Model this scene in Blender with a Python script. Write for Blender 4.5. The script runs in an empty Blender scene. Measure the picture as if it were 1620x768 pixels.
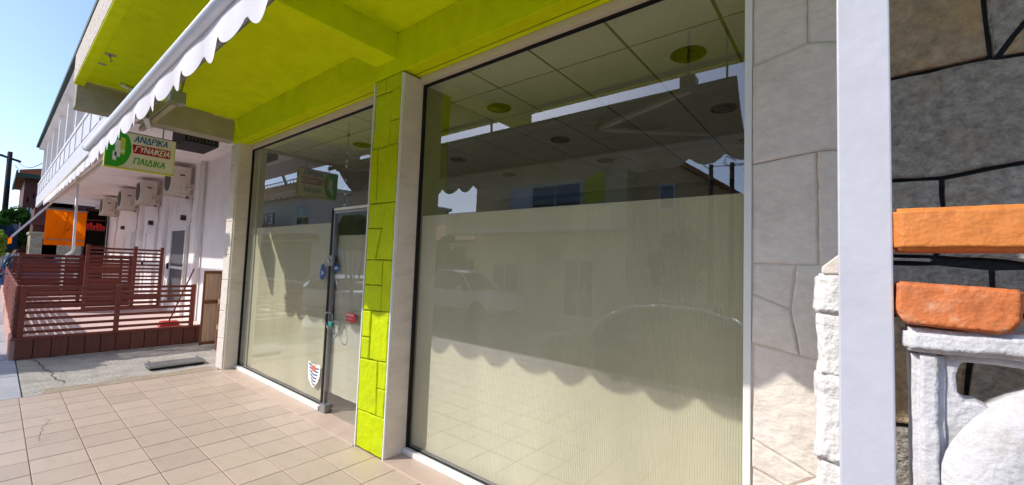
import bpy, bmesh, math, random
from mathutils import Vector, Matrix
random.seed(7)
R = math.radians
scene = bpy.context.scene
COL = scene.collection

# ------------------------------------------------------------------ camera
H_CAM = 1.6
cam_d = bpy.data.cameras.new('camera'); cam = bpy.data.objects.new('camera', cam_d); COL.objects.link(cam)
scene.camera = cam
cam_d.sensor_width = 36.0; cam_d.lens = 36.0 * 657.85 / 1620.0
cam_d.clip_start = 0.02; cam_d.clip_end = 900
yaw, pitch, roll = R(38.879), R(3.244), R(2.126)
fw = Vector((-math.sin(yaw)*math.cos(pitch), math.cos(yaw)*math.cos(pitch), math.sin(pitch)))
rt = Vector((math.cos(yaw), math.sin(yaw), 0)); up = rt.cross(fw)
r2 = rt*math.cos(roll) + up*math.sin(roll); u2 = -rt*math.sin(roll) + up*math.cos(roll)
m = Matrix((r2, u2, -fw)).transposed().to_4x4(); m.translation = (0, 0, H_CAM)
cam.matrix_world = m

# ------------------------------------------------------------------ light
SUN = Vector((-0.85, -1.0, 1.0)).normalized()        # towards the sun
world = bpy.data.worlds.new('World'); scene.world = world; world.use_nodes = True
wn = world.node_tree; bgn = wn.nodes['Background']
sky = wn.nodes.new('ShaderNodeTexSky'); sky.sky_type = 'NISHITA'; sky.sun_disc = False
sky.sun_elevation = math.asin(SUN.z); sky.sun_rotation = math.atan2(SUN.x, SUN.y)
sky.air_density = 0.8; sky.dust_density = 1.3; sky.ozone_density = 4.0
wn.links.new(sky.outputs[0], bgn.inputs[0]); bgn.inputs[1].default_value = 0.128
sd = bpy.data.lights.new('sun', 'SUN'); sd.energy = 2.0; sd.angle = R(0.53); sd.color = (1.0, 0.95, 0.88)
so = bpy.data.objects.new('sun', sd); COL.objects.link(so); so.rotation_euler = (-SUN).to_track_quat('-Z', 'Y').to_euler()
so.location = (-8, -10, 12)
vs = scene.view_settings; vs.view_transform = 'Standard'; vs.look = 'None'; vs.exposure = 0.95; vs.gamma = 1.0; vs.use_curve_mapping = False
scene.cycles.max_bounces = 9; scene.cycles.transparent_max_bounces = 12; scene.cycles.glossy_bounces = 4
scene.cycles.diffuse_bounces = 5; scene.cycles.transmission_bounces = 6

# ------------------------------------------------------------------ materials
def lin(c):
    return tuple((v/255/12.92 if v <= 10.3 else ((v/255+0.055)/1.055)**2.4) for v in c)
def mat(name, rgb, rough=0.7, var=0.12, scale=6.0, bump=0.0, bscale=40.0, metal=0.0, rand=0.0, spec=0.4, stain=None, stain_scale=2.0, stain_amt=0.5, stretch=(1,1,1)):
    """rgb in sRGB 0..255; noise-varied colour, fine bump, optional stains of another colour"""
    M = bpy.data.materials.new(name); M.use_nodes = True
    nt = M.node_tree; N = nt.nodes; L = nt.links; b = N['Principled BSDF']
    c = lin(rgb)
    tc = N.new('ShaderNodeTexCoord'); mp = N.new('ShaderNodeMapping'); mp.inputs['Scale'].default_value = stretch
    L.new(tc.outputs['Object'], mp.inputs[0])
    oi = N.new('ShaderNodeObjectInfo')
    add = N.new('ShaderNodeVectorMath'); add.operation = 'MULTIPLY_ADD'
    cmb = N.new('ShaderNodeCombineXYZ')
    for i in range(3): L.new(oi.outputs['Random'], cmb.inputs[i])
    add.inputs[1].default_value = (17, 23, 31); L.new(cmb.outputs[0], add.inputs[0]); L.new(mp.outputs[0], add.inputs[2])
    n1 = N.new('ShaderNodeTexNoise'); n1.inputs['Scale'].default_value = scale; n1.inputs['Detail'].default_value = 6; n1.inputs['Roughness'].default_value = 0.65
    L.new(add.outputs[0], n1.inputs['Vector'])
    mr = N.new('ShaderNodeMapRange'); mr.inputs[1].default_value = 0.3; mr.inputs[2].default_value = 0.7
    mr.inputs[3].default_value = 1-var; mr.inputs[4].default_value = 1+var
    L.new(n1.outputs['Fac'], mr.inputs[0])
    val = mr.outputs[0]
    if rand:
        m2 = N.new('ShaderNodeMapRange'); m2.inputs[3].default_value = 1-rand; m2.inputs[4].default_value = 1+rand
        L.new(oi.outputs['Random'], m2.inputs[0])
        mm = N.new('ShaderNodeMath'); mm.operation = 'MULTIPLY'; L.new(val, mm.inputs[0]); L.new(m2.outputs[0], mm.inputs[1]); val = mm.outputs[0]
    hs = N.new('ShaderNodeHueSaturation'); hs.inputs['Color'].default_value = (*c, 1); L.new(val, hs.inputs['Value'])
    col = hs.outputs[0]
    if stain:
        n3 = N.new('ShaderNodeTexNoise'); n3.inputs['Scale'].default_value = stain_scale; n3.inputs['Detail'].default_value = 8; n3.inputs['Roughness'].default_value = 0.7
        L.new(add.outputs[0], n3.inputs['Vector'])
        m3 = N.new('ShaderNodeMapRange'); m3.inputs[1].default_value = 0.52; m3.inputs[2].default_value = 0.72; m3.inputs[4].default_value = stain_amt
        L.new(n3.outputs['Fac'], m3.inputs[0])
        mx = N.new('ShaderNodeMix'); mx.data_type = 'RGBA'; L.new(m3.outputs[0], mx.inputs['Factor']); L.new(col, mx.inputs['A']); mx.inputs['B'].default_value = (*lin(stain), 1)
        col = mx.outputs['Result']
    L.new(col, b.inputs['Base Color'])
    b.inputs['Roughness'].default_value = rough; b.inputs['Metallic'].default_value = metal; b.inputs['Specular IOR Level'].default_value = spec
    if bump:
        n2 = N.new('ShaderNodeTexNoise'); n2.inputs['Scale'].default_value = bscale; n2.inputs['Detail'].default_value = 5
        L.new(add.outputs[0], n2.inputs['Vector'])
        bp = N.new('ShaderNodeBump'); bp.inputs['Strength'].default_value = bump; bp.inputs['Distance'].default_value = 0.02
        L.new(n2.outputs['Fac'], bp.inputs['Height']); L.new(bp.outputs[0], b.inputs['Normal'])
    return M
def glass_mat(name, r0=0.25, tint=(0.80, 0.86, 0.80), refl=(0.95, 0.97, 1.0)):
    M = bpy.data.materials.new(name); M.use_nodes = True; nt = M.node_tree; N = nt.nodes; L = nt.links
    N.remove(N['Principled BSDF']); out = N['Material Output']
    tr = N.new('ShaderNodeBsdfTransparent'); tr.inputs[0].default_value = (*tint, 1)
    gl = N.new('ShaderNodeBsdfGlossy'); gl.inputs['Color'].default_value = (*refl, 1); gl.inputs['Roughness'].default_value = 0.0
    lw = N.new('ShaderNodeLayerWeight'); lw.inputs[0].default_value = 0.5       # Schlick reflectance, same from both sides
    fr = N.new('ShaderNodeMath'); fr.operation = 'POWER'; fr.inputs[1].default_value = 4.5; L.new(lw.outputs['Facing'], fr.inputs[0])
    mr = N.new('ShaderNodeMapRange'); mr.inputs[3].default_value = r0; mr.inputs[4].default_value = 1.0
    L.new(fr.outputs[0], mr.inputs[0])
    mx = N.new('ShaderNodeMixShader'); L.new(mr.outputs[0], mx.inputs[0]); L.new(tr.outputs[0], mx.inputs[1]); L.new(gl.outputs[0], mx.inputs[2])
    L.new(mx.outputs[0], out.inputs[0]); return M
def film_mat(name, rgb, trans=0.45):
    M = bpy.data.materials.new(name); M.use_nodes = True; nt = M.node_tree; N = nt.nodes; L = nt.links
    N.remove(N['Principled BSDF']); out = N['Material Output']
    tc = N.new('ShaderNodeTexCoord'); n1 = N.new('ShaderNodeTexNoise'); n1.inputs['Scale'].default_value = 1.6; n1.inputs['Detail'].default_value = 5
    mp = N.new('ShaderNodeMapping'); mp.inputs['Scale'].default_value = (1.6, 1, 0.5); L.new(tc.outputs['Object'], mp.inputs[0]); L.new(mp.outputs[0], n1.inputs['Vector'])
    mr = N.new('ShaderNodeMapRange'); mr.inputs[1].default_value = 0.3; mr.inputs[2].default_value = 0.7; mr.inputs[3].default_value = 0.9; mr.inputs[4].default_value = 1.08
    L.new(n1.outputs['Fac'], mr.inputs[0])
    hs = N.new('ShaderNodeHueSaturation'); hs.inputs['Color'].default_value = (*lin(rgb), 1); L.new(mr.outputs[0], hs.inputs['Value'])
    d = N.new('ShaderNodeBsdfDiffuse'); t = N.new('ShaderNodeBsdfTranslucent'); L.new(hs.outputs[0], d.inputs[0]); L.new(hs.outputs[0], t.inputs[0])
    mx = N.new('ShaderNodeMixShader'); mx.inputs[0].default_value = trans; L.new(d.outputs[0], mx.inputs[1]); L.new(t.outputs[0], mx.inputs[2]); L.new(mx.outputs[0], out.inputs[0])
    return M
def leaf_mat(name, rgb):
    M = film_mat(name, rgb, 0.3)
    for n in M.node_tree.nodes:
        if n.type == 'TEX_NOISE': n.inputs['Scale'].default_value = 5
        if n.type == 'MAP_RANGE': n.inputs[3].default_value = 0.5; n.inputs[4].default_value = 1.5
    return M

lime = mat('lime_paint', (220, 236, 0), 0.85, 0.07, 5, 0.2, 60, spec=0.12, stain=(172, 184, 18), stain_scale=1.1, stain_amt=0.45)
lime_stone = mat('lime_painted_stone', (196, 214, 4), 0.65, spec=0.15, var=0.07, scale=5, bump=0.9, bscale=13, stain=(170, 178, 60), stain_scale=3, stain_amt=0.3)
lime_groove = mat('lime_groove', (140, 150, 12), 0.8, 0.1)
marble = mat('cream_marble', (226, 213, 196), 0.45, 0.08, 3, 0.05, 30, stain=(190, 172, 150), stain_scale=2.5, stain_amt=0.5, stretch=(1,1,3))
cream = mat('cream_paint', (216, 204, 180), 0.6, 0.05, 3)
white_alu = mat('white_aluminium', (232, 232, 228), 0.4, 0.03, 8, spec=0.5)
alu = mat('brushed_aluminium', (150, 150, 150), 0.35, 0.06, 12, metal=0.8)
black_rubber = mat('black_gasket', (16, 16, 17), 0.6, 0.1)
black = mat('matt_black', (22, 22, 23), 0.7, 0.15)
raw_conc = mat('unpainted_concrete', (168, 160, 138), 0.85, 0.1, 4, 0.25, 45, stain=(128, 122, 112), stain_scale=1.5, stain_amt=0.55)
rough_edge = mat('rough_plaster', (212, 200, 186), 0.9, 0.2, 9, 1.0, 28, stain=(150, 128, 112), stain_scale=9, stain_amt=0.7)
white_wall = mat('white_render', (242, 238, 238), 0.8, 0.05, 3, 0.15, 70, stain=(196, 190, 188), stain_scale=1.0, stain_amt=0.4)
white_stone = mat('white_painted_stone', (228, 219, 208), 0.75, 0.09, 16, 0.55, 22, stain=(188, 172, 156), stain_scale=5, stain_amt=0.5, stretch=(1, 1, 1.5))
white_rough = mat('rough_white_stone', (226, 224, 222), 0.8, 0.06, 8, 0.7, 40, stain=(190, 180, 168), stain_scale=7, stain_amt=0.4)
post_white = mat('white_post_paint', (196, 197, 206), 0.4, 0.05, 9, 0.09, 30, stain=(190, 188, 190), stain_scale=5, stain_amt=0.3)
orange_paint = mat('orange_paint', (216, 132, 64), 0.5, 0.12, 16, 0.25, 60, stain=(150, 84, 44), stain_scale=20, stain_amt=0.55)
brick_paint = mat('orange_brick_paint', (206, 118, 66), 0.65, 0.16, 18, 0.3, 70, stain=(232, 196, 164), stain_scale=24, stain_amt=0.5)
block_white = mat('white_cast_concrete', (206, 205, 206), 0.75, 0.07, 10, 0.35, 70, stain=(158, 142, 126), stain_scale=9, stain_amt=0.6)
dark_stone = mat('dark_wall_stone', (166, 160, 150), 0.85, 0.42, 34, 1.0, 70, rand=0.16, stain=(172, 142, 102), stain_scale=4.5, stain_amt=0.75)
brown_stone = mat('brown_wall_stone', (178, 158, 130), 0.85, 0.4, 22, 1.0, 60, rand=0.08, stain=(196, 162, 116), stain_scale=5, stain_amt=0.8)
black_joint = mat('black_painted_joint', (14, 13, 14), 0.6, 0.2, 20, 0.4, 60)
tile_m = mat('terrace_tile', (196, 177, 160), 0.42, 0.09, 4, 0.05, 60, rand=0.07, stain=(180, 156, 142), stain_scale=4, stain_amt=0.55, stretch=(1, 2.5, 1))
sill_stone = mat('threshold_stone', (200, 178, 162), 0.5, 0.08, 5, 0.08, 60, stain=(176, 152, 136), stain_scale=3, stain_amt=0.5)
grout = mat('tile_grout', (128, 92, 74), 0.9, 0.15, 10, 0.3, 80)
concrete = mat('concrete_ground', (176, 170, 160), 0.9, 0.2, 4, 0.9, 30, stain=(128, 120, 110), stain_scale=1.8, stain_amt=0.7)
mortar = mat('mortar_strip', (166, 150, 130), 0.95, 0.16, 7, 0.7, 50)
pave = mat('grey_paving_slab', (168, 170, 176), 0.85, 0.1, 5, 0.4, 50, rand=0.07, stain=(130, 130, 134), stain_scale=2, stain_amt=0.5)
asphalt = mat('asphalt', (108, 106, 102), 0.9, 0.2, 12, 0.6, 120, stain=(94, 92, 88), stain_scale=0.7, stain_amt=0.5)
earth = mat('dry_ground', (128, 118, 98), 0.95, 0.2, 0.6)
film = film_mat('window_film', (226, 215, 190), 0.14)
film2 = film_mat('grey_door_film', (218, 209, 192), 0.14)
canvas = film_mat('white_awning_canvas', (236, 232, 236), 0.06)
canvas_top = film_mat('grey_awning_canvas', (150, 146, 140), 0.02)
orange_canvas = film_mat('orange_canvas', (250, 128, 16), 0.45)
pale_canvas = film_mat('pale_awning_canvas', (226, 214, 196), 0.3)
bar_paint = mat('white_bar_paint', (220, 222, 230), 0.35, 0.03, 8, spec=0.5)
glass = glass_mat('shop_glass', 0.145, (0.89, 0.93, 0.88))
win_glass_clear = glass_mat('rear_glass', 0.06, (0.9, 0.93, 0.9))
win_glass = glass_mat('house_glass', 0.12, (0.25, 0.28, 0.3))
car_glass = glass_mat('car_glass', 0.08, (0.12, 0.14, 0.15))
ceil_tile_m = mat('ceiling_tile', (238, 240, 232), 0.9, 0.05, 30, 0.2, 200, rand=0.03)
ceil_rail = mat('ceiling_rail', (120, 124, 116), 0.6, 0.05)
lamp_dark = mat('downlight_ring', (44, 41, 36), 0.4, 0.1, metal=0.4)
lamp_in = mat('downlight_reflector', (62, 59, 52), 0.3, 0.2, 20, metal=0.5)
room_wall = mat('shop_inside_wall', (168, 165, 156), 0.85, 0.05)
room_floor = mat('shop_inside_floor', (150, 146, 138), 0.5, 0.1)
brown_wood = mat('brown_painted_wood', (124, 60, 46), 0.55, 0.14, 5, 0.25, 40, rand=0.12, stretch=(1, 1, 4))
brown_panel = mat('brown_plinth_panel', (112, 64, 50), 0.6, 0.14, 6, 0.2, 40, rand=0.1)
pink_kerb = mat('pink_kerb', (206, 160, 146), 0.8, 0.1, 5, 0.2, 40)
pink_tile = mat('pink_patio_floor', (226, 198, 188), 0.6, 0.08, 4)
gate_wood = mat('weathered_pine', (216, 184, 150), 0.7, 0.14, 4, 0.3, 60, rand=0.1, stretch=(4, 4, 0.6))
gate_frame_m = mat('brown_gate_frame', (128, 82, 56), 0.6, 0.12, 4, 0.2, 60)
ac_white = mat('ac_casing', (214, 206, 196), 0.5, 0.05, 6)
ac_dark = mat('ac_grille', (74, 72, 70), 0.6, 0.1)
galv = mat('galvanised_steel', (150, 152, 152), 0.4, 0.12, 12, 0.1, 60, metal=0.6)
sign_bg = mat('sign_face', (236, 232, 208), 0.5, 0.03, 3)
sign_lime = mat('sign_lime_edge', (206, 214, 60), 0.5, 0.03)
sign_blue = mat('sign_blue', (24, 104, 176), 0.5, 0.02)
sign_red = mat('sign_red', (176, 22, 30), 0.5, 0.03)
sign_green = mat('sign_green', (72, 176, 50), 0.5, 0.03)
sign_emerald = mat('sign_emerald', (48, 168, 36), 0.5, 0.04)
sign_white = mat('sign_white', (240, 240, 236), 0.5, 0.02)
sticker_red = mat('sticker_red', (206, 30, 44), 0.4, 0.03)
sticker_blue = mat('sticker_blue', (36, 76, 140), 0.4, 0.03)
teal = mat('teal_cable', (40, 140, 130), 0.4, 0.05)
leaf_dark = leaf_mat('dark_leaves', (52, 84, 36)); leaf_mid = leaf_mat('mid_leaves', (84, 122, 48)); leaf_pale = leaf_mat('pale_leaves', (120, 150, 60))
bark = mat('bark', (96, 80, 62), 0.9, 0.2, 6, 0.8, 25)
house_cream = mat('cream_house_wall', (226, 208, 156), 0.85, 0.06, 2, 0.1, 60)
house_lime = mat('lime_house_wall', (200, 206, 60), 0.85, 0.05, 2)
house_white = mat('pale_house_wall', (216, 208, 192), 0.85, 0.06, 2)
house_ochre = mat('ochre_house_wall', (206, 180, 130), 0.85, 0.08, 2)
shutter_m = mat('white_shutter', (212, 212, 208), 0.5, 0.03)
roof_tile = mat('clay_roof_tile', (160, 92, 62), 0.8, 0.2, 5, 0.4, 20)
green_trim = mat('green_roof_trim', (40, 66, 54), 0.6, 0.1)
wood_dark = mat('dark_timber', (92, 48, 42), 0.7, 0.2, 4)
rail_white = mat('white_railing_panel', (206, 205, 210), 0.7, 0.06, 2, stain=(182, 178, 178), stain_scale=1.0, stain_amt=.4)
door_dark = mat('dark_door_blind', (92, 92, 96), 0.6, 0.08)
wire_m = mat('black_cable', (20, 20, 22), 0.7, 0.05)
pole_wood = mat('tarred_pole', (50, 42, 40), 0.85, 0.2, 6, 0.3, 30)
car_dark = mat('dark_car_paint', (30, 33, 36), 0.12, 0.02, 3, spec=0.6)
car_silver = mat('silver_car_paint', (176, 178, 182), 0.22, 0.02, 3, metal=0.5)
car_white = mat('white_car_paint', (222, 222, 220), 0.2, 0.02, 3)
car_blue = mat('blue_car_paint', (70, 96, 140), 0.2, 0.02, 3)
chrome = mat('chrome_trim', (200, 200, 204), 0.12, 0.02, metal=1.0)
tyre_m = mat('tyre_rubber', (26, 26, 27), 0.85, 0.1)
lamp_red = mat('tail_lamp', (150, 16, 18), 0.25, 0.05)
lamp_clear = mat('head_lamp', (214, 216, 220), 0.15, 0.03)
blue_tarp = mat('blue_tarpaulin', (24, 52, 84), 0.6, 0.1)
stone_rubble = mat('rubble_wall', (170, 158, 136), 0.9, 0.35, 6, 0.8, 14)
terracotta = mat('terracotta', (178, 96, 62), 0.8, 0.1)
broom_red = mat('red_plastic', (190, 40, 34), 0.5, 0.05)

# ------------------------------------------------------------------ mesh helpers
class MB:
    def __init__(s): s.v = []; s.f = []
    def add(s, vs, fs):
        o = len(s.v); s.v += [tuple(p) for p in vs]; s.f += [tuple(i+o for i in f) for f in fs]; return s
    def box(s, x0, x1, y0, y1, z0, z1):
        return s.add([(x0,y0,z0),(x1,y0,z0),(x1,y1,z0),(x0,y1,z0),(x0,y0,z1),(x1,y0,z1),(x1,y1,z1),(x0,y1,z1)],
                     [(0,3,2,1),(4,5,6,7),(0,1,5,4),(1,2,6,5),(2,3,7,6),(3,0,4,7)])
    def bar(s, p0, p1, w, h=None):
        h = h or w; a = Vector(p0); b = Vector(p1); d = (b-a).normalized()
        ref = Vector((0,0,1)) if abs(d.z) < 0.95 else Vector((1,0,0))
        r = d.cross(ref).normalized()*w/2; u = r.cross(d).normalized()*h/2
        vs = [a-r-u, a+r-u, a+r+u, a-r+u, b-r-u, b+r-u, b+r+u, b-r+u]
        return s.add(vs, [(0,3,2,1),(4,5,6,7),(0,1,5,4),(1,2,6,5),(2,3,7,6),(3,0,4,7)])
    def path(s, pts, rad, n=10, cap=True):
        pts = [Vector(p) for p in pts]; k = len(pts); rr = rad if isinstance(rad, (list, tuple)) else [rad]*k
        o = len(s.v); prev = None
        for i, p in enumerate(pts):
            d = (pts[min(i+1, k-1)] - pts[max(i-1, 0)]).normalized()
            if prev is None:
                ref = Vector((0,0,1)) if abs(d.z) < 0.9 else Vector((1,0,0)); r = d.cross(ref).normalized()
            else:
                r = (prev - d*prev.dot(d)).normalized()
            prev = r; u = d.cross(r)
            for j in range(n):
                a = 2*math.pi*j/n; s.v.append(tuple(p + (r*math.cos(a) + u*math.sin(a))*rr[i]))
        for i in range(k-1):
            for j in range(n):
                a = o+i*n+j; b = o+i*n+(j+1) % n; s.f.append((a, b, b+n, a+n))
        if cap:
            s.f.append(tuple(o+j for j in range(n))[::-1]); s.f.append(tuple(o+(k-1)*n+j for j in range(n)))
        return s
    def prism(s, poly, f0, f1):
        n = len(poly); vs = [f0(*p) for p in poly] + [f1(*p) for p in poly]
        return s.add(vs, [tuple(range(n))[::-1], tuple(range(n, 2*n))] + [(i, (i+1) % n, n+(i+1) % n, n+i) for i in range(n)])
    def slab(s, poly, place, d0, d1, c):
        """raised piece with a chamfered front: place(u, v, depth)"""
        cen = (sum(p[0] for p in poly)/len(poly), sum(p[1] for p in poly)/len(poly)); n = len(poly)
        inn = inset(poly, c)
        vs = [place(u, v, d0) for u, v in poly] + [place(u, v, d1-c*0.7) for u, v in poly] + [place(u, v, d1) for u, v in inn]
        fs = [tuple(range(2*n, 3*n))]
        for i in range(n):
            j = (i+1) % n; fs += [(i, j, n+j, n+i), (n+i, n+j, 2*n+j, 2*n+i)]
        return s.add(vs, fs)
    def lathe(s, prof, cx, cy, n=20, axis='z', z0=0):
        o = len(s.v)
        for r, t in prof:
            for j in range(n):
                a = 2*math.pi*j/n; c, q = r*math.cos(a), r*math.sin(a)
                s.v.append((cx+c, cy+q, z0+t) if axis == 'z' else (cx+c, cy+t, z0+q) if axis == 'y' else (cx+t, cy+c, z0+q))
        for i in range(len(prof)-1):
            for j in range(n):
                a = o+i*n+j; b = o+i*n+(j+1) % n; s.f.append((a, b, b+n, a+n))
        s.f.append(tuple(o+j for j in range(n))[::-1]); s.f.append(tuple(o+(len(prof)-1)*n+j for j in range(n)))
        return s
    def grid(s, fn, nu, nv):
        o = len(s.v)
        for i in range(nu+1):
            for j in range(nv+1): s.v.append(tuple(fn(i/nu, j/nv)))
        for i in range(nu):
            for j in range(nv):
                a = o+i*(nv+1)+j; s.f.append((a, a+1, a+nv+2, a+nv+1))
        return s
    def mesh(s, name, M, smooth=False):
        me = bpy.data.meshes.new(name); me.from_pydata(s.v, [], s.f); me.update()
        bm = bmesh.new(); bm.from_mesh(me); bmesh.ops.recalc_face_normals(bm, faces=bm.faces); bm.to_mesh(me); bm.free()
        me.materials.append(M)
        if smooth:
            me.polygons.foreach_set('use_smooth', [True]*len(me.polygons))
        return me
    def build(s, name, M, parent=None, smooth=False, bevel=0.0, seg=2):
        o = bpy.data.objects.new(name, s.mesh(name, M, smooth)); COL.objects.link(o)
        if parent: o.parent = parent; o.matrix_parent_inverse = pinv(parent)
        if bevel:
            b = o.modifiers.new('bevel', 'BEVEL'); b.width = bevel; b.segments = seg; b.limit_method = 'ANGLE'; b.angle_limit = R(40)
        return o
def pinv(p):
    M = Matrix.Identity(4); q = p
    while q: M = q.matrix_parent_inverse @ q.matrix_basis @ M if q.parent else q.matrix_basis @ M; q = q.parent
    return M.inverted()
def inset(poly, d):
    n = len(poly); area = sum(poly[i][0]*poly[(i+1) % n][1]-poly[(i+1) % n][0]*poly[i][1] for i in range(n)); sg = 1 if area > 0 else -1
    out = []
    for i in range(n):
        p0 = Vector(poly[i-1]); p1 = Vector(poly[i]); p2 = Vector(poly[(i+1) % n])
        a = (p1-p0).normalized(); b = (p2-p1).normalized()
        na = Vector((-a.y, a.x))*sg; nb = Vector((-b.y, b.x))*sg
        bis = na+nb
        k = d/max(0.35, bis.length_squared/2) if bis.length > 1e-6 else d
        out.append(tuple(p1+bis*k*0.5*1.0 if False else p1+bis*(d/max(0.5, 1+na.dot(nb)))))
    return out
def jitter(poly, step, amp, rn):
    out = []; n = len(poly)
    for i in range(n):
        a = Vector(poly[i]); b = Vector(poly[(i+1) % n]); out.append(tuple(a)); k = max(1, int((b-a).length/step)); d = (b-a).normalized(); q = Vector((-d.y, d.x))
        for t in range(1, k): out.append(tuple(a+(b-a)*t/k+q*rn.uniform(-amp, amp)))
    return out
def tag(o, label=None, cat=None, group=None, kind=None):
    if label: o['label'] = label
    if cat: o['category'] = cat
    if group: o['group'] = group
    if kind: o['kind'] = kind
    return o
def empty(name, loc, label, cat, group=None):
    o = bpy.data.objects.new(name, None); COL.objects.link(o); o.location = loc; o.empty_display_size = 0.2
    return tag(o, label, cat, group)
def inst(name, me, parent, loc, rot=None):
    o = bpy.data.objects.new(name, me); COL.objects.link(o)
    if parent: o.parent = parent; o.matrix_parent_inverse = pinv(parent)
    o.location = loc
    if rot: o.rotation_euler = rot
    return o
def B(name, M, parent, *bx, bevel=0.0):
    mb = MB()
    for b in bx: mb.box(*b)
    return mb.build(name, M, parent, bevel=bevel)
GLYPH = {   # brush strokes in a unit cell (width, strokes)
 'Α': (.72, [[(0,0),(.36,1),(.72,0)], [(.14,.34),(.58,.34)]]), 'Ν': (.7, [[(0,0),(0,1),(.7,0),(.7,1)]]), 'Δ': (.76, [[(0,0),(.38,1),(.76,0),(0,0)]]),
 'Ρ': (.58, [[(0,0),(0,1),(.36,1),(.55,.88),(.58,.74),(.5,.58),(.34,.5),(0,.5)]]), 'Ι': (.06, [[(.03,0),(.03,1)]]), 'Κ': (.62, [[(0,0),(0,1)], [(.6,1),(.02,.46)], [(.2,.6),(.64,0)]]),
 'Γ': (.56, [[(0,0),(0,1),(.56,1)]]), 'Υ': (.66, [[(0,1),(.33,.48),(.66,1)], [(.33,.48),(.33,0)]]), 'Ε': (.54, [[(.54,0),(0,0),(0,1),(.54,1)], [(0,.52),(.46,.52)]]),
 'Π': (.7, [[(0,0),(0,1),(.7,1),(.7,0)]]), 'Ω': (.78, [[(0,0),(.26,0),(.1,.3),(.06,.6),(.16,.88),(.39,1),(.62,.88),(.72,.6),(.68,.3),(.52,0),(.78,0)]]),
 'Ο': (.76, [[(.38,0),(.12,.14),(0,.5),(.12,.86),(.38,1),(.64,.86),(.76,.5),(.64,.14),(.38,0)]]), 'Σ': (.56, [[(.56,1),(0,1),(.34,.5),(0,0),(.56,0)]]),
 'Χ': (.64, [[(0,0),(.64,1)], [(0,1),(.64,0)]]), 'Η': (.66, [[(0,0),(0,1)], [(.66,0),(.66,1)], [(0,.5),(.66,.5)]]), 'Θ': (.76, [[(.38,0),(.12,.14),(0,.5),(.12,.86),(.38,1),(.64,.86),(.76,.5),(.64,.14),(.38,0)], [(.2,.5),(.56,.5)]]),
 'Λ': (.7, [[(0,0),(.35,1),(.7,0)]]), 'Τ': (.66, [[(0,1),(.66,1)], [(.33,1),(.33,0)]]), '2': (.56, [[(0,.82),(.14,1),(.42,1),(.54,.8),(.48,.58),(0,0),(.56,0)]]), '4': (.6, [[(.44,0),(.44,1),(0,.3),(.6,.3)]]),
}
def text(body, size, M, name, parent, origin, right, upv, depth=0.003, shear=0.0, width=None, weight=0.15):
    """hand-lettered capitals: each stroke a flat raised ribbon"""
    r = Vector(right).normalized(); u = Vector(upv).normalized(); n = r.cross(u); hgt = size*0.73
    gap = .26; tot = sum(GLYPH[c][0] for c in body)+gap*(len(body)-1); kx = (width/tot) if width else hgt
    mb = MB(); x = 0.0; lay = 0; rn = random.Random(len(body)*7+int(size*1000))
    for c in body:
        w, strokes = GLYPH[c]; jz = rn.uniform(-.04, .04)
        for st in strokes:
            pts = [Vector(((x+px)*kx + shear*py*hgt, (py+jz)*hgt)) for px, py in st]; hw = weight*hgt/2
            for a, b in zip(pts, pts[1:]):
                d = (b-a).normalized(); q = Vector((-d.y, d.x))*hw; e = d*hw*.55; lay = (lay+1) % 7; top = depth*(1+.04*lay)
                quad = [a-e-q, b+e-q, b+e+q, a-e+q]
                P3 = [Vector(origin)+r*p.x+u*p.y for p in quad]
                mb.add(P3+[p+n*top for p in P3], [(4,5,6,7),(0,1,5,4),(1,2,6,5),(2,3,7,6),(3,0,4,7)])
        x += w+gap
    return mb.build(name, M, parent)

# ------------------------------------------------------------------ ground
Z_ST = -0.40
tag(B('ground', earth, None, (-400, 400, -400, 400, Z_ST-0.5, Z_ST-0.02)), kind='structure')
tag(B('road', asphalt, None, (-90, 40, -7.9, -1.05, Z_ST-0.2, Z_ST)), kind='structure')
tag(B('opposite_pavement', concrete, None, (-90, 40, -9.4, -7.9, Z_ST-0.2, Z_ST+0.12)), kind='structure')
tag(B('terrace_kerb', concrete, None, (-9.3, 3.5, -1.72, -1.56, Z_ST-0.2, -0.02), bevel=0.015), kind='structure')
fl = tag(B('terrace_floor', grout, None, (-6.92, 3.2, -1.52, 2.60, Z_ST-0.1, -0.0035)), kind='structure')
# terrace tiles, one by one
PX, PY = 0.2985, 0.3003
tile_mb = MB(); g = 0.0027; hw, hd = PX/2-g, PY/2-g
c = 0.0022
tile_mb.add([(-hw,-hd,-0.008),(hw,-hd,-0.008),(hw,hd,-0.008),(-hw,hd,-0.008),(-hw,-hd,-c),(hw,-hd,-c),(hw,hd,-c),(-hw,hd,-c),(-hw+c,-hd+c,0),(hw-c,-hd+c,0),(hw-c,hd-c,0),(-hw+c,hd-c,0)],
            [(8,9,10,11)]+[(i,(i+1)%4,4+(i+1)%4,4+i) for i in range(4)]+[(4+i,4+(i+1)%4,8+(i+1)%4,8+i) for i in range(4)])
tile_me = tile_mb.mesh('floor_tile', tile_m)
for i in range(23):
    for j in range(12):
        x = -6.90 + PX*(i+0.5); y = 2.07 - PY*(j+0.5)
        t = inst('floor_tile', tile_me, fl, (x, y, random.uniform(-0.0008, 0.0008)), (random.uniform(-.0012, .0012), random.uniform(-.0012, .0012), random.choice((0, math.pi))))
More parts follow.
